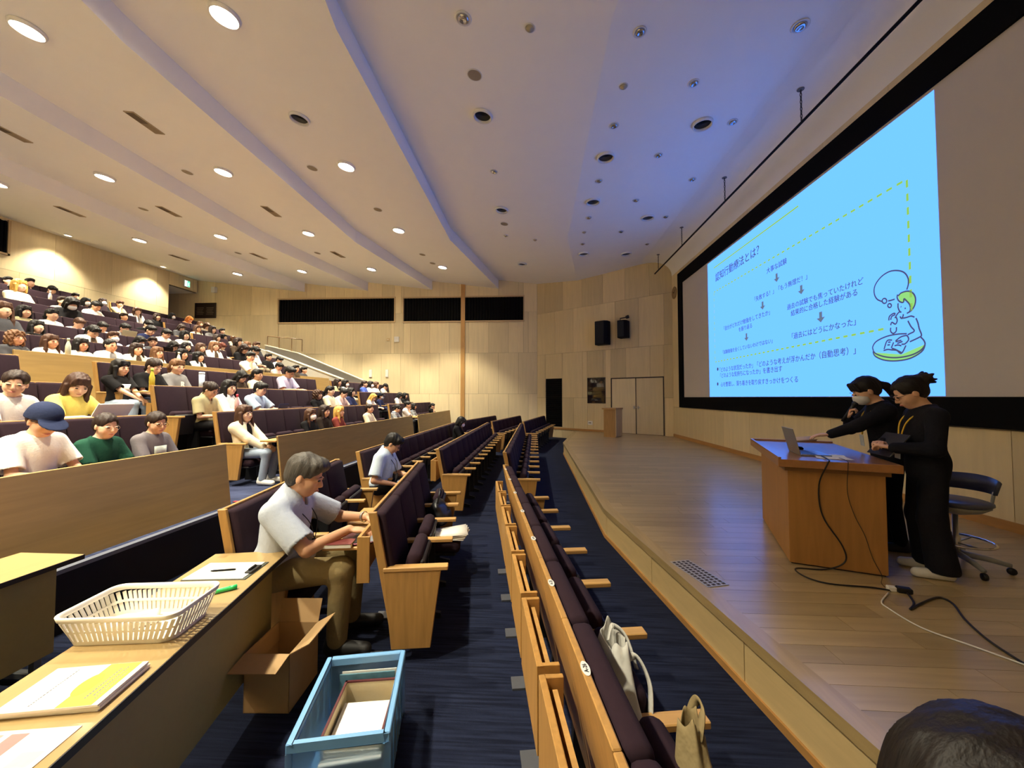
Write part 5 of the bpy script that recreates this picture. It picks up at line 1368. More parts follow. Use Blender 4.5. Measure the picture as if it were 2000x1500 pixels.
# ================================================================== things on the walls
def corner_thing(name, label, cat, s, z, group=None):
    t = thing(name, label, cat, (0, 0, 0), 0, group); t.matrix_world = M_COR @ Matrix.Translation((s, 0, z)); return t
for (x, y, z0, z1, w, nm, lab) in ((2.78, 15.5, 3.76, 4.68, .52, 'wall_loudspeaker', 'big black loudspeaker on the angled wall'), (3.47, 15.0, 3.95, 4.60, .36, 'small_loudspeaker', 'smaller black loudspeaker with bracket on the angled wall')):
    s = a_s((x, y)); t = corner_thing(nm, lab, 'speaker', s, z0)
    h = z1 - z0
    MB().prism([(-w / 2, .10), (w / 2, .10), (w / 2, .34), (w * .30, .46), (-w * .42, .46), (-w / 2, .40)], 'z', 0, h).build('cabinet', M_BLACK, t, bevel=.012)
    MB().box(-w * .40, w * .28, .458, .47, .04, h - .04).build('grille', plain('speaker_cloth', (20, 24, 26), rough=.9), t)
    MB().box(-.04, .04, 0, .12, h * .4, h * .6).build('bracket', M_DARK, t)
    if w < .4: MB().tube([(-.1, .3, h), (-.1, .3, h + .10), (.14, .25, h + .12)], .02).lathe([(0, -.05), (.06, -.05), (.065, .05), (0, .05)], 14, M=Matrix.Translation((.16, .25, h + .13)) @ Matrix.Rotation(R(80), 4, 'Y')).build('top_mount', M_DARK, t, smooth=True)
t = corner_thing('wall_outlet', 'white socket plate low on the angled wall', 'outlet', a_s((2.22, 15.91)), .69)
MB().box(-.11, .11, 0, .012, -.08, .08).build('plate', M_PLASTIC_W, t, bevel=.003)
for k in (-.04, .02): MB().box(k - .02, k + .02, .012, .016, -.02, .02).build('socket', M_DARK, t)
t = thing('wall_clock', 'round white wall clock between the screen frame and the corner', 'clock', (XS - .005, 13.72, 5.35))
Mc = Matrix.Rotation(R(-90), 4, 'Y')
MB().lathe([(0, 0), (.20, 0), (.215, .02), (.205, .035), (.19, .03)], 32, M=Mc).build('rim', plain('clock_rim', (150, 124, 80), rough=.4), t, smooth=True)
MB().lathe([(0, .022), (.192, .022), (.192, .026), (0, .026)], 32, M=Mc).build('dial', plain('clock_dial', (214, 206, 186), rough=.5, var=.01), t)
MB().box(-.034, -.030, -.008, .008, -.02, .13).build('minute_hand', M_BLACK, t, rot=(R(50), 0, 0)); MB().box(-.036, -.032, -.010, .010, -.02, .09).build('hour_hand', M_BLACK, t, rot=(R(-70), 0, 0))
def far_thing(name, label, cat, x, z, mb, mat, part, group=None):
    t = thing(name, label, cat, (x, YF, z), 0, group); mb.build(part, mat, t, bevel=.004); return t
t = far_thing('wall_box', 'square white wall box on the side wall below the black openings', 'wall box', -6.33, 4.38, MB().box(-.11, .11, -.06, 0, -.12, .12), M_PLASTIC_W, 'cover'); MB().box(-.08, .08, -.064, -.06, -.02, .08).build('front_plate', M_WHITE, t)
t = far_thing('thermostat', 'tiny beige thermostat beside the white wall box', 'thermostat', -6.74, 4.37, MB().box(-.06, .06, -.03, 0, -.06, .06), plain('beige_plastic', (206, 178, 128)), 'cover'); MB().box(-.02, .02, -.034, -.03, -.02, .02).build('dial', M_PLASTIC_W, t)
for x, lb in ((-7.54, 'slim white wall phone box above the far students'), (-6.77, 'slim white wall light box above the far students')):
    t = far_thing('wall_unit', lb, 'wall box', x, 2.82, MB().box(-.06, .06, -.05, 0, -.17, .17), M_PLASTIC_W, 'cover'); MB().box(-.03, .03, -.055, -.05, -.10, .12).build('front_plate', M_WHITE, t)
t = far_thing('wall_speaker', 'white box speaker high in the rear corner', 'speaker', -15.15, 6.80, MB().prism([(-.11, 0), (.11, 0), (.09, -.14), (-.09, -.14)], 'z', -.13, .13), M_PLASTIC_W, 'cabinet'); MB().box(-.07, .07, -.145, -.14, -.10, .10).build('grille', M_WHITE, t)
t = thing('notice_board', 'dark framed donor board with pale text columns in the rear corner', 'sign', (-15.58, YF - .025, 5.83))
MB().box(-.52, .52, -.03, 0, -.36, .36).build('board', plain('board_brown', (34, 22, 18), rough=.3), t)
for cx in (-.24, .25):
    for k in range(5): MB().box(cx - .19 + .02 * (k % 2), cx + .17 - .03 * (k % 3), -.033, -.03, .11 - k * .075, .135 - k * .075).build('text_line', plain('faded_text', (120, 108, 92)), t)
t = thing('exit_sign', 'glowing green and white exit sign over the rear lobby', 'sign', (XB + .02, 16.79, 6.93))
MB().box(-.02, .05, -.15, .15, -.15, .15).build('housing', M_PLASTIC_W, t, bevel=.006)
MB().box(.05, .054, -.13, .13, -.13, .13).build('panel_white', glow('exit_white', (.75, 1.0, .85), 1.6), t); MB().box(.054, .057, .0, .125, -.125, .125).build('panel_green', glow('exit_green', (.05, .65, .30), 1.4), t)
MB().tube([(.058, .06, .07), (.058, .06, -.0), (.058, .09, -.09)], .012).tube([(.058, .06, .0), (.058, .03, -.08)], .012).tube([(.058, .095, .04), (.058, .06, .045), (.058, .025, .02)], .010).build('running_figure', glow('exit_white', (.75, 1.0, .85), 1.6), t)
w4 = bpy.data.objects.new('window_4', None); COL.objects.link(w4); struct(w4, 'black louvred opening high in the back wall')
MB().box(XB, XB + .02, 8.0, 10.72, 6.08, 7.05).build('backing', M_BLACK, w4)
sl_ = MB().box(0, .05, -.02, .02, 6.08, 7.05).mesh('slat')
for k in range(20): put('slat', sl_, M_GRILLE, w4, loc=(XB + .02, 8.07 + k * .136, 0))
MB().box(XB, XB + .06, 10.72, 10.78, 6.02, 7.1).box(XB, XB + .06, 7.95, 10.78, 6.02, 6.08).build('window_frame', plain('pale_frame', (196, 170, 128)), w4)
# hand rail on the landing of the side stair
t = thing('stair_railing', 'slim brown railing on the landing above the concrete stair wall', 'railing', (-10.2, 15.27, 3.6))
for i, x in enumerate((-.75, -.25, .28, .72)): MB().tube([(x, 0, -.02), (x, 0, .55 - x * .10)], .016, 8).build('post', plain('railing_brown', (96, 70, 40), rough=.4), t)
MB().tube([(-.75, 0, .625), (.72, 0, .48)], .018, 8).build('rail', plain('railing_brown', (96, 70, 40)), t, smooth=True)

# ================================================================== tables by the aisle and what lies on them
M_TBL = wood('table_maple', (164, 138, 92), axis='Y', var=.05, obj_var=0, rough=.35, coat=.2); M_TLEG = plain('table_leg_steel', (120, 122, 124), rough=.35, metal=.7)
M_TPAN = plain('table_panel_beige', (150, 138, 92), rough=.6)
def table(label, P, rz, L, W=.45, H=.70, panel=True):
    t = thing('folding_table', label, 'table', P, rz)       # origin: far corner on the stage side; runs towards -y and -x
    MB().box(-W, 0, -L, 0, H - .03, H).build('table_top', M_TBL, t, bevel=.002)
    MB().box(-.001, .003, -L, 0, H - .03, H - .001).box(-W, 0, 0, .003, H - .03, H - .001).build('edge_band', plain('edge_black', (28, 28, 34), rough=.5), t)
    if panel: MB().box(-.075, -.06, -L + .12, -.10, .14, H - .03).build('modesty_board', M_TPAN, t)
    for y in (-.16, -L + .16):
        for x in (-W + .06, -.10):
            lg = MB().box(x - .018, x + .018, y - .018, y + .018, .06, H - .03).build('leg', M_TLEG, t)
        MB().box(-W + .01, -.02, y - .02, y + .02, .02, .06).build('foot_bar', M_TLEG, t, bevel=.005)
        for x in (-W + .04, -.05): MB().lathe([(0, -.012), (.022, -.01), (.022, .01), (0, .012)], 12, M=Matrix.Translation((x, y, .022)) @ Matrix.Rotation(R(90), 4, 'X')).build('castor', M_DARK, t, smooth=True)
    MB().box(-W + .05, -.09, -L + .3, -.3, H - .10, H - .085).build('under_shelf', M_TLEG, t)
    return t
TQ = Vector((-1.64, 2.54, 0)); TA = R(11.2)
table('long maple folding table holding the white basket', tuple(TQ), TA, 1.80)
table('second maple folding table in front of the tier', (-2.93, 2.40, 0), 0, 1.8, panel=True)
TX, TY = Vector((math.cos(TA), math.sin(TA), 0)), Vector((-math.sin(TA), math.cos(TA), 0))
TZ = .7005
# clipboard with form and pen
c = Vector((-1.80, 2.215, TZ))
t = thing('clipboard', 'clipboard with white form at the far end of the table', 'clipboard', tuple(c), R(6))
MB().box(-.18, .17, -.115, .115, 0, .004).build('board', plain('clipboard_grey', (70, 74, 66), rough=.5), t, bevel=.001)
MB().box(-.175, .150, -.108, .108, .004, .0065).build('form', M_PAPER, t)
MB().box(.125, .165, -.05, .05, .006, .016).tube([(.14, -.03, .02), (.14, .03, .02)], .008).build('clip', M_DARK, t, bevel=.002)
for k in range(7): MB().box(-.14, .05 + .04 * (k % 3), .07 - k * .02, .0708 - k * .02, .0065, .0068).build('ruled_line', plain('grey_ink', (150, 150, 152)), t)
t = thing('ballpoint_pen', 'black ballpoint pen lying on the clipboard form', 'pen', (c.x - .02, c.y - .012, TZ + .012), R(14))
MB().lathe([(0, -.068), (.003, -.062), (.005, -.05), (.005, .05), (.004, .066), (0, .068)], 10, M=Matrix.Rotation(R(90), 4, 'Y')).build('barrel', M_BLACK, t, smooth=True); MB().box(.02, .06, -.001, .001, .004, .007).build('clip', M_STEEL, t)
t = thing('green_highlighter', 'bright green highlighter cap peeking out behind the basket', 'highlighter', (-1.63, 1.985, TZ + .012), R(40))
MB().lathe([(0, -.05), (.009, -.05), (.011, -.04), (.011, .02), (.008, .03), (.008, .05), (0, .052)], 12, M=Matrix.Rotation(R(90), 4, 'Y')).build('barrel', plain('neon_green', (70, 220, 120), rough=.3), t, smooth=True); MB().lathe([(0, .02), (.012, .02), (.012, .055), (0, .056)], 12, M=Matrix.Rotation(R(90), 4, 'Y')).build('cap', plain('neon_cap', (40, 190, 100), rough=.3), t, smooth=True)
# plastic basket
bk = thing('plastic_basket', 'white slotted plastic basket on the maple table', 'basket', (-1.735, 1.66, TZ), R(7))
M_BSK = plain('basket_white', (232, 228, 214), rough=.4, var=.02)
def rrect(a, b, r, n=6):
    out = []
    for cx, cy, a0 in ((a - r, b - r, 0), (-a + r, b - r, 90), (-a + r, -b + r, 180), (a - r, -b + r, 270)):
        for k in range(n + 1): q = R(a0 + 90 * k / n); out.append((cx + r * math.cos(q), cy + r * math.sin(q)))
    return out
def ring(mb, a0, b0, a1, b1, z0, z1, th, r=.05):
    o0, o1 = rrect(a0, b0, r), rrect(a1, b1, r); i0, i1 = rrect(a0 - th, b0 - th, r - th * .5), rrect(a1 - th, b1 - th, r - th * .5); n = len(o0)
    vs = [(x, y, z0) for x, y in o0] + [(x, y, z1) for x, y in o1] + [(x, y, z1) for x, y in i1] + [(x, y, z0) for x, y in i0]
    fs = [(q * n + k, q * n + (k + 1) % n, ((q + 1) % 4) * n + (k + 1) % n, ((q + 1) % 4) * n + k) for q in range(4) for k in range(n)]
    return mb.add(vs, fs)
ring(MB(), .240, .150, .245, .155, .105, .128, .012).build('rim', M_BSK, bk, bevel=.003, smooth=True)
ring(MB(), .205, .118, .210, .122, 0, .018, .004).build('bottom_band', M_BSK, bk)
ring(MB(), .218, .131, .221, .134, .055, .064, .004).build('middle_band', M_BSK, bk)
MB().prism(rrect(.205, .118, .05), 'z', .002, .005).build('floor_plate', M_BSK, bk)
rib = MB().box(-.0068, .0068, -.002, .002, 0, .092).mesh('rib')
lo_ = rrect(.207, .120, .05, 7); hi_ = rrect(.236, .146, .05, 7)
def along(poly, s):
    P = [Vector((x, y, 0)) for x, y in poly]; Ls = [(P[(i + 1) % len(P)] - P[i]).length for i in range(len(P))]; T_ = sum(Ls); s = (s % 1) * T_
    for i, l_ in enumerate(Ls):
        if s <= l_: return P[i].lerp(P[(i + 1) % len(P)], s / l_), (P[(i + 1) % len(P)] - P[i]).normalized()
        s -= l_
    return P[0], Vector((1, 0, 0))
for k in range(64):
    a0, t0 = along(lo_, k / 64); a1, t1 = along(hi_, k / 64); d_ = Vector((a1.x - a0.x, a1.y - a0.y, .09))
    z_ = d_.normalized(); x_ = t0.copy(); y_ = z_.cross(x_).normalized(); x_ = y_.cross(z_)
    M = Matrix((tuple(x_) + (0,), tuple(y_) + (0,), tuple(z_) + (0,), (0, 0, 0, 1))).transposed(); M.translation = Vector((a0.x, a0.y, .016))
    put('rib', rib, M_BSK, bk, matrix=M)
t = thing('tissue_pack', 'pale pink dotted packet inside the white basket', 'packet', (-1.79, 1.665, TZ + .006), R(40)); MB().box(-.09, .09, -.05, .05, 0, .035).build('wrapper', plain('pink_packet', (222, 196, 186), rough=.5, var=.15, scale=120), t, bevel=.012, seg=2, smooth=True); MB().box(-.05, .05, -.004, .004, .035, .037).build('opening', M_PAPER, t)
# booklets
bc = Vector((-1.585, 1.295, TZ))
for i in range(4):
    t = thing('booklet', 'white booklet on the maple table, %s of its stack' % ('bottom', 'second from bottom', 'just under the top', 'topmost, yellow band,')[i], 'booklet', (bc.x + .004 * (i % 2), bc.y - .003 * i, TZ + i * .0065), R(10 + (i * 1.4) % 3), 'booklets on the table')
    MB().box(-.149, .149, -.105, .105, 0, .006).build('pages', M_PAPER, t)
    MB().box(-.149, .149, -.105, .105, .006, .0064).build('cover', M_PAPER, t)
    if i == 3:
        MB().box(.025, .130, -.104, .104, .0064, .0067).build('yellow_band', plain('band_yellow', (240, 214, 70), rough=.7, var=.02), t)
        MB().prism([(.035 + .028 * math.cos(a_), .0 + .055 * math.sin(a_)) for a_ in [2 * math.pi * k / 24 for k in range(24)]], 'z', .0067, .0070).build('orange_oval', plain('oval_orange', (236, 168, 60), rough=.7), t)
        rr_ = random.Random(4)
        for j, (x, y0, y1, w_) in enumerate(((-.065, -.085, .085, .005), (.082, -.07, .07, .006), (.100, -.06, .075, .006), (.115, -.075, .05, .004))):
            y = y0
            while y < y1:
                l_ = rr_.uniform(.004, .009); MB().box(x - w_ / 2, x + w_ / 2, y, y + l_, .0067, .0070).build('print', plain('print_grey', (110, 110, 116) if j == 0 else (90, 84, 50)), t); y += l_ + .0025
t = thing('leaflet', 'pink and red printed leaflet on the near end of the table', 'leaflet', (-1.535, 1.035, TZ), R(9))
MB().box(-.149, .149, -.105, .105, 0, .002).build('sheet', plain('leaflet_cream', (238, 222, 204), rough=.7), t)
for k, (x0, x1, y0, y1, col) in enumerate(((-.13, -.05, .02, .09, (214, 140, 130)), (-.03, .02, .0, .09, (200, 120, 116)), (.03, .10, .03, .095, (226, 214, 206)), (-.12, .0, -.03, .01, (228, 200, 190)), (.02, .06, -.05, .01, (206, 196, 190)), (.07, .13, -.03, .02, (196, 184, 178)), (-.10, -.05, -.09, -.05, (190, 60, 90)), (-.03, .01, -.095, -.06, (190, 60, 90)))):
    MB().box(x0, x1, y0, y1, .002, .0023).build('print_block', plain('leaf_%d' % k, col, rough=.7), t)

# ---- cardboard box, paper bag, blue crate on the carpet
M_CARD = plain('cardboard', (168, 136, 94), rough=.85, var=.08, scale=14)
t = thing('cardboard_box', 'open brown cardboard box with raised flaps on the carpet', 'box', (-1.475, 2.25, 0), R(3))
W2, L2, HB = .125, .155, .315
for nm, b in (('side', (-W2, -W2 + .004, -L2, L2, 0, HB)), ('side', (W2 - .004, W2, -L2, L2, 0, HB)), ('end', (-W2, W2, -L2, -L2 + .004, 0, HB)), ('end', (-W2, W2, L2 - .004, L2, 0, HB)), ('base', (-W2, W2, -L2, L2, 0, .004))):
    MB().box(*b).build(nm, M_CARD, t)
MB().box(-W2, W2, -.13, 0, -.002, .002).build('flap', M_CARD, t, matrix=Matrix.Translation((0, -L2, HB)) @ Matrix.Rotation(R(8), 4, 'X'))
MB().box(0, .12, -L2, L2, -.002, .002).build('flap', M_CARD, t, matrix=Matrix.Translation((W2, 0, HB)) @ Matrix.Rotation(R(-28), 4, 'Y'))
MB().box(-W2, W2, 0, .13, -.002, .002).build('flap', M_CARD, t, matrix=Matrix.Translation((0, L2, HB)) @ Matrix.Rotation(R(68), 4, 'X'))
MB().box(-.11, 0, -L2, L2, -.002, .002).build('flap', M_CARD, t, matrix=Matrix.Translation((-W2, 0, HB)) @ Matrix.Rotation(R(-95), 4, 'Y'))
t = thing('paper_bag', 'brown paper carrier bag behind the cardboard box', 'bag', (-1.83, 3.02, 0), R(20))
MB().prism([(-.06, 0), (.06, 0), (.045, .20), (.012, .31), (-.012, .31), (-.045, .20)], 'y', -.15, .15).build('bag_body', plain('kraft_paper', (142, 98, 62), rough=.85, var=.12, scale=10, bump=.6, bscale=9), t)
for s in (1, -1): MB().tube(smooth_pts([V(.013 * s, -.06, .29), V(.02 * s, -.05, .35), V(.02 * s, .0, .375), V(.02 * s, .05, .35), V(.013 * s, .06, .29)], 5), .005, 6).build('handle', plain('paper_cord', (176, 140, 100)), t, smooth=True)
_m, _n, _l, _b = nt('translucent_blue'); _b.inputs['Base Color'].default_value = (*lin((150, 190, 226)), 1); _b.inputs['Roughness'].default_value = .28; _b.inputs['Transmission Weight'].default_value = .72; _b.inputs['IOR'].default_value = 1.12; _b.inputs['Alpha'].default_value = .55
M_CRF = plain('crate_blue_solid', (112, 164, 214), rough=.4, var=.04)
cr = thing('folding_crate', 'translucent blue folding crate full of handouts on the carpet', 'crate', (-.855, 1.845, 0), R(12))
a2, b2, hc_ = .19, .255, .335
for nm, b in (('side_wall', (-a2, -a2 + .006, -b2, b2, .02, hc_ - .04)), ('side_wall', (a2 - .006, a2, -b2, b2, .02, hc_ - .04)), ('end_wall', (-a2, a2, -b2, -b2 + .006, .02, hc_ - .04)), ('end_wall', (-a2, a2, b2 - .006, b2, .02, hc_ - .04))):
    MB().box(*b).build(nm, _m, cr)
MB().box(-a2, a2, -b2, b2, .005, .02).build('base', M_CRF, cr)
rm = MB()
for b in ((-a2 - .012, -a2 + .012), (a2 - .012, a2 + .012)): rm.box(b[0], b[1], -b2 - .012, b2 + .012, hc_ - .04, hc_)
for b in ((-b2 - .012, -b2 + .012), (b2 - .012, b2 + .012)): rm.box(-a2 + .012, a2 - .012, b[0], b[1], hc_ - .04, hc_)
rm.build('rim', M_CRF, cr, bevel=.004)
for sx in (-1, 1):
    for sy in (-1, 1): MB().box(sx * a2 - .012, sx * a2 + .012, sy * b2 - .012, sy * b2 + .012, 0, hc_ - .04).build('corner_post', _m, cr)
for sx in (-1, 1):
    for k in range(5): MB().box(sx * a2 + (.0 if sx > 0 else -.006), sx * a2 + (.006 if sx > 0 else .0), -b2 + .06 + k * .095, -b2 + .066 + k * .095, .03, hc_ - .045).build('rib', M_CRF, cr)
CM = Matrix.Translation((-.855, 1.845, 0)) @ Matrix.Rotation(R(12), 4, 'Z')
def in_crate(name, label, cat, x, y, z, rz=0, group=None):
    t = thing(name, label, cat, (0, 0, 0), 0, group); t.matrix_world = CM @ Matrix.Translation((x, y, z)) @ Matrix.Rotation(R(rz), 4, 'Z'); return t
t = in_crate('handout_carton', 'open carton with dark red rim standing inside the blue crate', 'carton', .03, .03, .022, -3)
for b in ((-.13, -.126, -.17, .17, 0, .215), (.126, .13, -.17, .17, 0, .215), (-.13, .13, -.17, -.166, 0, .215), (-.13, .13, .166, .17, 0, .215)): MB().box(*b).build('carton_wall', plain('carton_cream', (206, 190, 154), rough=.8), t)
rm = MB()
for b in ((-.133, -.123, -.173, .173), (.123, .133, -.173, .173), (-.133, .133, -.173, -.163), (-.133, .133, .163, .173)): rm.box(*b, .211, .219)
rm.build('carton_rim', plain('maroon_rim', (86, 30, 34), rough=.6), t)
t = in_crate('handout_stack', 'thick stack of white handouts inside the carton', 'papers', .03, .0, .024, -3)
for k in range(6): MB().box(-.115, .115, -.15 + .002 * (k % 2), .13, k * .026, k * .026 + .0255).build('ream', M_PAPER, t)
t = in_crate('folder_leaning', 'colourful printed folder leaning at the end inside the blue crate', 'folder', .0, .235, .03, -2)
MB().box(-.13, .15, -.006, 0, 0, .225).build('cover', plain('folder_print', (96, 140, 160), rough=.6, var=.5, scale=18), t); MB().box(-.12, .16, .002, .006, 0, .235).build('page', M_PAPER, t)
t = in_crate('dark_folder', 'dark purple folder at the near end inside the blue crate', 'folder', .02, -.20, .03, 2)
MB().box(-.12, .14, -.01, .01, 0, .15).build('cover', plain('dark_purple', (48, 36, 60), rough=.6), t); MB().box(-.115, .135, -.006, .006, .15, .156).build('page', M_PAPER, t)

# ---- on the seats and tablets
def on_row(row, y, dx, z): return Vector((FLAT[row] + sh(y) + dx, y, z))
pm = PM
lq = Vector((FLAT['B'] + sh(pm.y) - .19, pm.y + .02, .734))
laptop('tablet_computer', B4(Vector((lq.x + .10, lq.y, lq.z)), R(180) + rzN), .26, .16, (92, 40, 52), 'slim maroon laptop under the typing man\'s hands', 172)
t = thing('book', 'dark red book under the typing man\'s hands', 'book', (lq.x - .02, lq.y - .13, lq.z), rzN); MB().box(-.10, .08, -.05, .05, 0, .022).build('pages', M_PAPER, t); MB().box(-.102, .082, -.052, .052, .022, .025).build('cover', plain('book_red', (110, 50, 48), rough=.5), t)
p2_ = PM2
t = thing('papers_lap', 'white printed papers on the reading man\'s lap', 'papers', (FLAT['C'] + .30 + .34, p2_.y + .02, .565), R(6))
for k in range(3): MB().box(-.10, .12, -.14, .15, k * .002, k * .002 + .0015).build('sheet', M_PAPER, t, rot=(0, R(-4), R(k * 4)))
# newspapers on a lowered seat of the second row
ns = on_row('B', 3.78, .40, .395)
t = thing('newspaper_stack', 'loose white newspapers on the lowered seat', 'papers', tuple(ns), rzN)
for k in range(4): MB().add([(-.20 + .13 * i, -.14 + .14 * j, k * .006 + .010 * math.sin(i * 1.9 + k) + (.012 if (i, j) == (3, 2) else 0)) for i in range(4) for j in range(3)], [(3 * i + j, 3 * i + j + 3, 3 * i + j + 4, 3 * i + j + 1) for i in range(3) for j in range(2)]).build('sheet', M_PAPER, t, rot=(0, 0, R(-12 + 6 * k)), smooth=True)
for ch in t.children: ch.modifiers.new('thickness', 'SOLIDIFY').thickness = .003
def sack(name, label, P, rz, prims, mat, handles, hmat, cat='bag'):
    t = thing(name, label, cat, P, rz); v = Vol((-.3, -.35, -.05), (.3, .35, .62), .009)
    for kind, *a_ in prims:
        if kind == 'e': v.ell(*a_)
        else: v.cone(*a_)
    v.ripple(.0028, 46, 38, 22, 1.1); put('bag_body', v.mesh('bag_body'), mat, t)
    for h in handles: MB().tube(smooth_pts([V(*q) for q in h], 6), .010, 7).build('handle', hmat, t, smooth=True)
    return t
bq = on_row('B', 4.05, .28, .40)
sack('black_handbag', 'black leather handbag on a second-row seat', tuple(bq), rzN, [('e', (.02, 0, .10), (.12, .17, .11), .05), ('e', (.0, 0, .2), (.06, .15, .06), .05)], plain('black_leather', (20, 20, 24), rough=.35, spec=.5), [[(0, -.10, .22), (.02, -.08, .32), (.02, .0, .36), (.02, .08, .32), (0, .10, .22)]], plain('black_leather', (20, 20, 24)))
def cloth_bag(name, label, P, rz, path, half_w, half_t, mat, straps, seed, cat='bag'):
    """limp bag: flattened, folded sections along a path, open at the top, with flat straps"""
    t = thing(name, label, cat, P, rz); rg = random.Random(seed); N, n = len(path), 36
    ph = [rg.uniform(0, 6.3) for _ in range(5)]; vs = []; fs = []
    for i, p in enumerate(path):
        q = i / (N - 1)
        for k in range(n):
            a_ = 2 * math.pi * k / n; c_, s_ = math.cos(a_), math.sin(a_)
            f = 1 + .20 * math.sin(3 * a_ + ph[0] + 2.5 * q) + .13 * math.sin(5 * a_ + ph[1] - 4 * q) + .09 * math.sin(9 * a_ + ph[2] + 7 * q) + .05 * math.sin(17 * a_ + ph[3])
            z_ = (.022 * math.sin(2 * a_ + ph[4]) + .014 * math.sin(5 * a_)) * (q > .75)
            vs.append((p[0] + half_t[i] * c_ * f, p[1] + half_w[i] * (abs(s_) ** .8) * (1 if s_ > 0 else -1) * (.85 + .15 * f), p[2] + z_))
    for i in range(N - 1):
        for k in range(n): fs.append((i * n + k, i * n + (k + 1) % n, (i + 1) * n + (k + 1) % n, (i + 1) * n + k))
    fs.append(tuple(range(n)))
    o = MB().add(vs, fs).build('bag_body', mat, t, smooth=True)
    m_ = o.modifiers.new('fine', 'SUBSURF'); m_.levels = m_.render_levels = 1; o.modifiers.new('thickness', 'SOLIDIFY').thickness = .003
    for st in straps:
        c_ = smooth_pts([V(*q) for q in st], 7); mb = MB(); w = .013; vv = []; ff = []
        for i, q in enumerate(c_):
            d_ = (c_[min(i + 1, len(c_) - 1)] - c_[max(i - 1, 0)]).normalized(); sd = d_.cross(V(1, .3, .2)).normalized() * w; vv += [q + sd, q - sd]
        ff = [(2 * i, 2 * i + 1, 2 * i + 3, 2 * i + 2) for i in range(len(c_) - 1)]
        b_ = mb.add(vv, ff).build('strap', mat, t, smooth=True); b_.modifiers.new('thickness', 'SOLIDIFY').thickness = .003
    return t
M_TOTE = plain('white_canvas', (196, 194, 186), rough=.9, var=.06, scale=9, bump=.5, bscale=30)
M_KH = plain('khaki_canvas', (140, 122, 84), rough=.85, var=.10, scale=10, bump=.5, bscale=30)
tq = on_row('A', 1.38, .19, .36)
cloth_bag('white_tote', 'crumpled white canvas tote slumped against a front-row seat', tuple(tq), rzN, [(.05, -.10, 0), (.045, -.04, .10), (.035, .06, .20), (.03, .15, .29), (.04, .20, .36), (.05, .22, .41)], [.08, .12, .13, .12, .10, .085], [.030, .045, .058, .062, .050, .040], M_TOTE,
          [[(.06, .14, .37), (.10, .12, .39), (.125, .07, .33), (.115, .04, .24)], [(.03, .24, .38), (.06, .27, .42), (.10, .23, .40), (.12, .17, .31)]], 5)
kq = on_row('A', 1.13, .30, .42)
cloth_bag('khaki_bag', 'khaki canvas shoulder bag propped on a front-row armrest', tuple(kq), rzN, [(.0, -.08, -.05), (.0, -.05, .08), (.0, .0, .17), (.01, .04, .25), (.015, .06, .31), (.02, .07, .35)], [.15, .15, .11, .075, .05, .04], [.095, .080, .052, .036, .028, .026], M_KH,
          [[(.02, .03, .33), (.05, .06, .39), (.06, .11, .38), (.05, .13, .31), (.05, .10, .22), (.06, .04, .10)]], 9)
# ---- drinks and devices among the students, standing on folding tablets or the oak ledge
def drink(label, p, z0, r, body, capc, kind):
    h = max(.15, min(.34, 2 * (p.z - z0)))
    t = thing('drink_bottle' if kind == 'bottle' else 'drink_tumbler', label, kind, (p.x, p.y, z0))
    if kind == 'bottle':
        MB().lathe([(0, 0), (r, 0), (r, h * .62), (r * .55, h * .80), (r * .42, h * .84), (r * .42, h * .90), (0, h * .90)], 16).build('body', plain('btl_%d_%d_%d' % body, body, rough=.15, spec=.6), t, smooth=True)
        MB().lathe([(0, h * .88), (r * .5, h * .88), (r * .5, h), (0, h)], 14).build('cap', plain('btlcap_%d_%d_%d' % capc, capc, rough=.4), t, smooth=True)
    else:
        MB().lathe([(0, 0), (r * .88, 0), (r, h * .9), (0, h * .9)], 18).build('body', plain('btl_%d_%d_%d' % body, body, rough=.35), t, smooth=True)
        MB().lathe([(0, h * .89), (r * 1.03, h * .89), (r * 1.0, h), (0, h)], 18).build('lid', plain('btlcap_%d_%d_%d' % capc, capc, rough=.4), t, smooth=True)
    return t
for lb, u, v, row, r, b_, c_, kd in DRINKS:
    x, z = RAISED[row]; drink(lb, on_x(u, v, x - .18), z + .970, r, b_, c_, kd)
for lb, u, v, r, b_, c_ in (('clear water bottle on the orange oak panel', 133, 681, .034, (190, 200, 186), (190, 206, 170)), ('small white bottle behind the orange oak panel', 349, 701, .035, (236, 232, 222), (214, 206, 190))):
    drink(lb, on_x(u, v, -7.53), 2.336, r, b_, c_, 'bottle')
def dev(k, dx=-.10): r, u = DEVICES[k]; x, z = RAISED[r]; return Vector((x + dx, on_x(u, 700, x - .18).y, z + .971))
laptop('tablet_with_stand', B4(dev('boy'), R(180)), .26, .17, (52, 66, 120), 'blue-backed tablet on a stand before the light blue T-shirt', 112)
laptop('grey_laptop', B4(dev('grey'), R(180)), .32, .22, (186, 178, 150), 'pale laptop lid raised in the upper rows', 104)
laptop('black_tablet', B4(dev('black'), R(180)), .26, .18, (24, 24, 26), 'black tablet raised before a white T-shirt in the upper rows', 104)
r_, p_, s_ = NPOS['yellow']
t = thing('white_folder', 'large white folder held up before the yellow top', 'folder', (p_.x + .42, p_.y + .04, p_.z + .60), R(4))
MB().box(-.004, .004, -.20, .20, -.01, .24).build('cover', M_PAPER, t, rot=(0, R(30), 0)); MB().box(.004, .007, -.19, .20, .0, .235).build('sheet', M_PAPER, t, rot=(0, R(30), 0))
# ---- prints on clothes



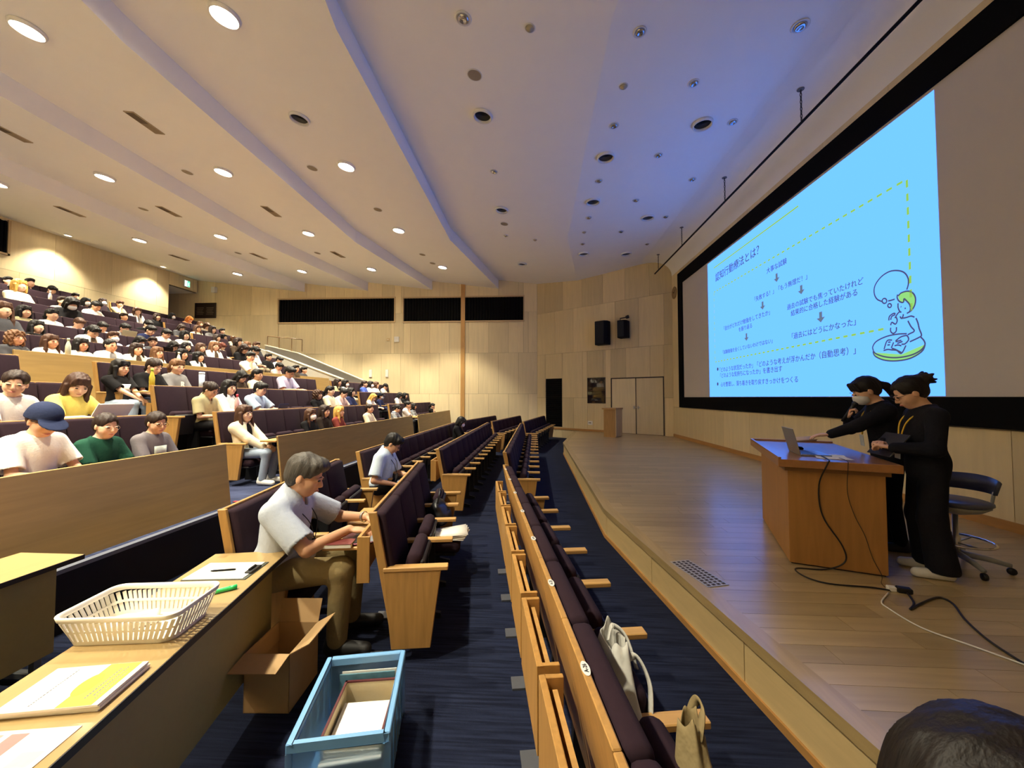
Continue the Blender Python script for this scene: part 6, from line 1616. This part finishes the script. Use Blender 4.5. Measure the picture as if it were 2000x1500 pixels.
PRINT_OWNER = {'letter': 'person with light brown ponytail in grey', 'curls': 'person with wavy black shoulder', 'grey': 'person with dark low ponytail'}
def decal(owner, lean, pts, mat, name, z, zr, fwd=.130):
    o = [q for q in bpy.data.objects if q.get('label', '').startswith(PRINT_OWNER[owner])][0]
    n = 7; vs = []
    for j in range(3):
        for i in range(n):
            y = (i / (n - 1) - .5) * pts; zz = z + (j / 2 - .5) * zr
            vs.append((fwd - .9 * y * y / .15 * .3, y, zz))
    fs = [(j * n + i, j * n + i + 1, (j + 1) * n + i + 1, (j + 1) * n + i) for j in range(2) for i in range(n - 1)]
    q = MB().add(vs, fs).build(name, mat, o, smooth=True); q.modifiers.new('thickness', 'SOLIDIFY').thickness = .002
    return q
decal('curls', 2, .16, M_PAPER, 'shirt_print', .72, .12, .122); decal('grey', 6, .15, plain('print_lake', (196, 206, 196), rough=.8, var=.3, scale=14), 'shirt_print', .71, .12, .128)
o = [q for q in bpy.data.objects if q.get('label', '').startswith(PRINT_OWNER['letter'])][0]
me = text_mesh('R', .12, .006, .001, 'CENTER'); put('shirt_letter', me, M_PAPER, o, matrix=Matrix.Translation((.128, 0, .70)) @ Matrix(((0, 0, 1, 0), (1, 0, 0, 0), (0, 1, 0, 0), (0, 0, 0, 1))))
# ================================================================== ceiling fittings
def cei(u, v):
    p = on_ceiling(u, v); return p, ceil_slope(p.x, p.y)
_ring = MB().lathe([(.150, .004), (.185, .0), (.190, -.010), (.176, -.050), (.162, -.052), (.147, -.004)], 28, closed=True).mesh('trim_ring', smooth=True)  # trim made deeper than flush, shaped to cut off grazing light from the lens
_lens = MB().lathe([(.147, .0), (.13, -.002), (.06, -.003), (0, -.003)], 28).mesh('lens', smooth=True)
_recess_disc = MB().lathe([(.147, -.006), (.120, -.0035), (.05, -.003), (0, -.003)], 28).mesh('reflector', smooth=True)  # dark disc painted as the shaded recess of an unlit downlight, nothing is cut
M_LENS = glow('warm_lens', (1.0, .91, .70), 170.0)
M_LENS2 = glow('warm_lens_small', (1.0, .84, .60), 40.0)
M_TRIM = plain('white_trim', (224, 222, 218), rough=.4)
def fitting(name, p, sl_, label, cat, group, scale=1.0):
    t = thing(name, label, cat, (p.x, p.y, p.z - .002), 0, group); t.rotation_euler = (0, -sl_, 0); t.scale = (scale,) * 3
    return t
BAYW = ['bay over the stage front', 'first bay over the seats', 'second bay over the seats', 'third bay over the seats', 'rear bay', 'rear bay']
def bay(p):
    xp = p.x - sh(p.y)
    return BAYW[sum(xp < s for s in STEPS)]
def lamp_light(t, power, size=R(86), blend=.42, col=LAMP_COL):
    ld = bpy.data.lights.new('lamp', 'SPOT'); ld.energy = power; ld.spot_size = size; ld.spot_blend = blend; ld.color = col; ld.shadow_soft_size = .12
    lo = bpy.data.objects.new('lamp', ld); COL.objects.link(lo); lo.parent = t; lo.location = (0, 0, -.03); lo.rotation_euler = (0, t.rotation_euler[1] * -1, 0)
    return lo
lit = []
for x in (-4.15, -7.0, -9.85, -12.55):
    for y in (-.3, 1.5, 4.8, 8.2, 11.5, 14.9):
        q = Vector((x + sh(y), y, 0)); q.z = zceil(q.x, q.y); lit.append(q)
for q in lit:
    t = fitting('ceiling_downlight', q, ceil_slope(q.x, q.y), 'glowing warm downlight, %s' % bay(q), 'light', 'lit downlights, ' + bay(q))
    put('trim_ring', _ring, M_TRIM, t); put('lens', _lens, M_LENS, t); lamp_light(t, LAMP_W)
for x, y in ((-15.4, 1.9), (-15.4, 5.2), (-15.4, 8.5), (-15.4, 11.8), (-15.4, 15.1)):
    q = Vector((x, y, zceil(x, y)))
    t = fitting('wall_washer', q, ceil_slope(x, y), 'small lit downlight grazing the back wall', 'light', 'lit wall washers', .6)
    put('trim_ring', _ring, M_TRIM, t); put('lens', _lens, M_LENS2, t); lamp_light(t, WASH_W, R(110), .6, LAMP_COL)
for u, v in ((585, 230), (943, 225), (1372, 241), (1183, 306), (1158, 393), (980, 409), (1265, 424), (1020, 515), (1140, 495), (1223, 495)):
    q, s_ = cei(u, v)
    t = fitting('recessed_downlight', q, s_, 'switched-off dark downlight, %s' % (bay(q) if q.x - sh(q.y) < 1 else 'blue-lit strip above the stage'), 'light', 'unlit downlights, ' + (bay(q) if q.x - sh(q.y) < 1 else 'stage strip'), .95)
    put('trim_ring', _ring, M_TRIM, t); put('reflector', _recess_disc, plain('dark_reflector', (18, 15, 13), rough=.35), t)
_sr = MB().lathe([(.062, .003), (.088, 0), (.090, -.006), (.078, -.010), (.060, -.006)], 20, closed=True).mesh('trim_ring', smooth=True)
_se = MB().lathe([(.062, .0), (.058, -.018), (.036, -.034), (.030, -.026), (0, -.024)], 20).mesh('eyeball', smooth=True)
for u, v in ((905, 35), (1250, 62), (1563, 50), (1355, 162), (1199, 245), (1431, 238), (1286, 303), (965, 335), (1170, 353), (1242, 391), (1352, 350), (1150, 425), (1213, 452), (1300, 423), (988, 460), (1138, 476), (1264, 476)):
    q, s_ = cei(u, v)
    t = fitting('eyeball_spotlight', q, s_, 'silver eyeball spotlight, %s' % (bay(q) if q.x - sh(q.y) < 1 else 'blue-lit strip above the stage'), 'light', 'eyeball spotlights, ' + (bay(q) if q.x - sh(q.y) < 1 else 'stage strip'), 1.25 if v < 60 else 1.0)
    put('trim_ring', _sr, M_TRIM, t); put('eyeball', _se, plain('silver_reflector', (196, 196, 198), rough=.18, metal=.9), t)
_disc = MB().lathe([(.13, .0), (.128, -.008), (.12, -.011), (0, -.012)], 24).mesh('grille', smooth=False)
for u, v in ((927, 146), (610, 328), (366, 336), (280, 408), (825, 497), (738, 409), (845, 514), (1661, 152), (1470, 347), (1371, 450), (620, 494), (465, 494), (985, 437)):
    q, s_ = cei(u, v) if u < 1330 else (on_x(u, v, 4.45), 0)
    if u >= 1330: q = on_z(u, v, 6.60); s_ = R(-22)
    w_ = bay(q) if q.x - sh(q.y) < 1 else 'ceiling cove above the screen'
    t = fitting('ceiling_speaker', q, s_, 'flat round ceiling speaker, %s' % w_, 'speaker', 'ceiling speakers, ' + w_, .85)
    put('grille', _disc, plain('speaker_grille', (150, 138, 118) if u != 845 else (90, 80, 66), rough=.8), t)
    put('rim', MB().lathe([(.125, .001), (.14, 0), (.14, -.007), (.125, -.010)], 24, closed=True).mesh('rim', smooth=True), M_TRIM, t)
for u, v in ((1035, 54), (1218, 168), (1045, 468), (1141, 453)):
    q, s_ = cei(u, v)
    w_ = bay(q) if q.x - sh(q.y) < 1 else 'blue-lit strip above the stage'
    t = fitting('smoke_detector', q, s_, 'small beige smoke detector, %s' % w_, 'detector', 'smoke detectors, ' + w_)
    MB().lathe([(.055, 0), (.054, -.015), (.042, -.03), (.02, -.034), (.018, -.045), (0, -.046)], 18).build('housing', plain('aged_plastic', (176, 164, 138), rough=.6), t, smooth=True)
    MB().lathe([(.07, .001), (.07, -.006), (.055, -.008)], 18, closed=True).build('base_ring', M_TRIM, t, smooth=True)
for u, v in ((283, 240), (17, 258), (137, 413), (330, 413), (530, 413), (350, 503), (505, 500), (660, 497)):
    q, s_ = cei(u, v)
    t = fitting('ceiling_vent', q, s_, 'slim rectangular air vent, %s' % bay(q), 'vent', 'air vents, ' + bay(q))
    t.rotation_euler = (0, -s_, math.atan({True: .18}.get(q.y > Y2, 0)) * -1)
    MB().box(-.10, .10, -.30, .30, -.012, .004).build('frame', plain('beige_vent', (170, 150, 122), rough=.6), t)
    for k in range(5): MB().box(-.075 + k * .033, -.058 + k * .033, -.28, .0, -.017, -.010).build('slat', plain('vent_dark', (84, 68, 50), rough=.7), t)
    for k in range(5): MB().box(-.075 + k * .033, -.058 + k * .033, .0, .28, -.017, -.010).build('slat', plain('vent_light', (150, 134, 108), rough=.7), t)

# each fitting is told by its rank from the far side wall within its bay
_rank = {}
for o in sorted((o for o in bpy.data.objects if o.get('category') in ('light', 'speaker', 'detector', 'vent') and o.name.split('.')[0] in ('ceiling_downlight', 'wall_washer', 'recessed_downlight', 'eyeball_spotlight', 'ceiling_speaker', 'smoke_detector', 'ceiling_vent')), key=lambda o: -o.location.y):
    k_ = o['label']; _rank[k_] = _rank.get(k_, 0) + 1
    o['label'] = '%s, %s from far side wall' % (k_, (NTH + ['fourteenth', 'fifteenth', 'sixteenth'])[_rank[k_] - 1])
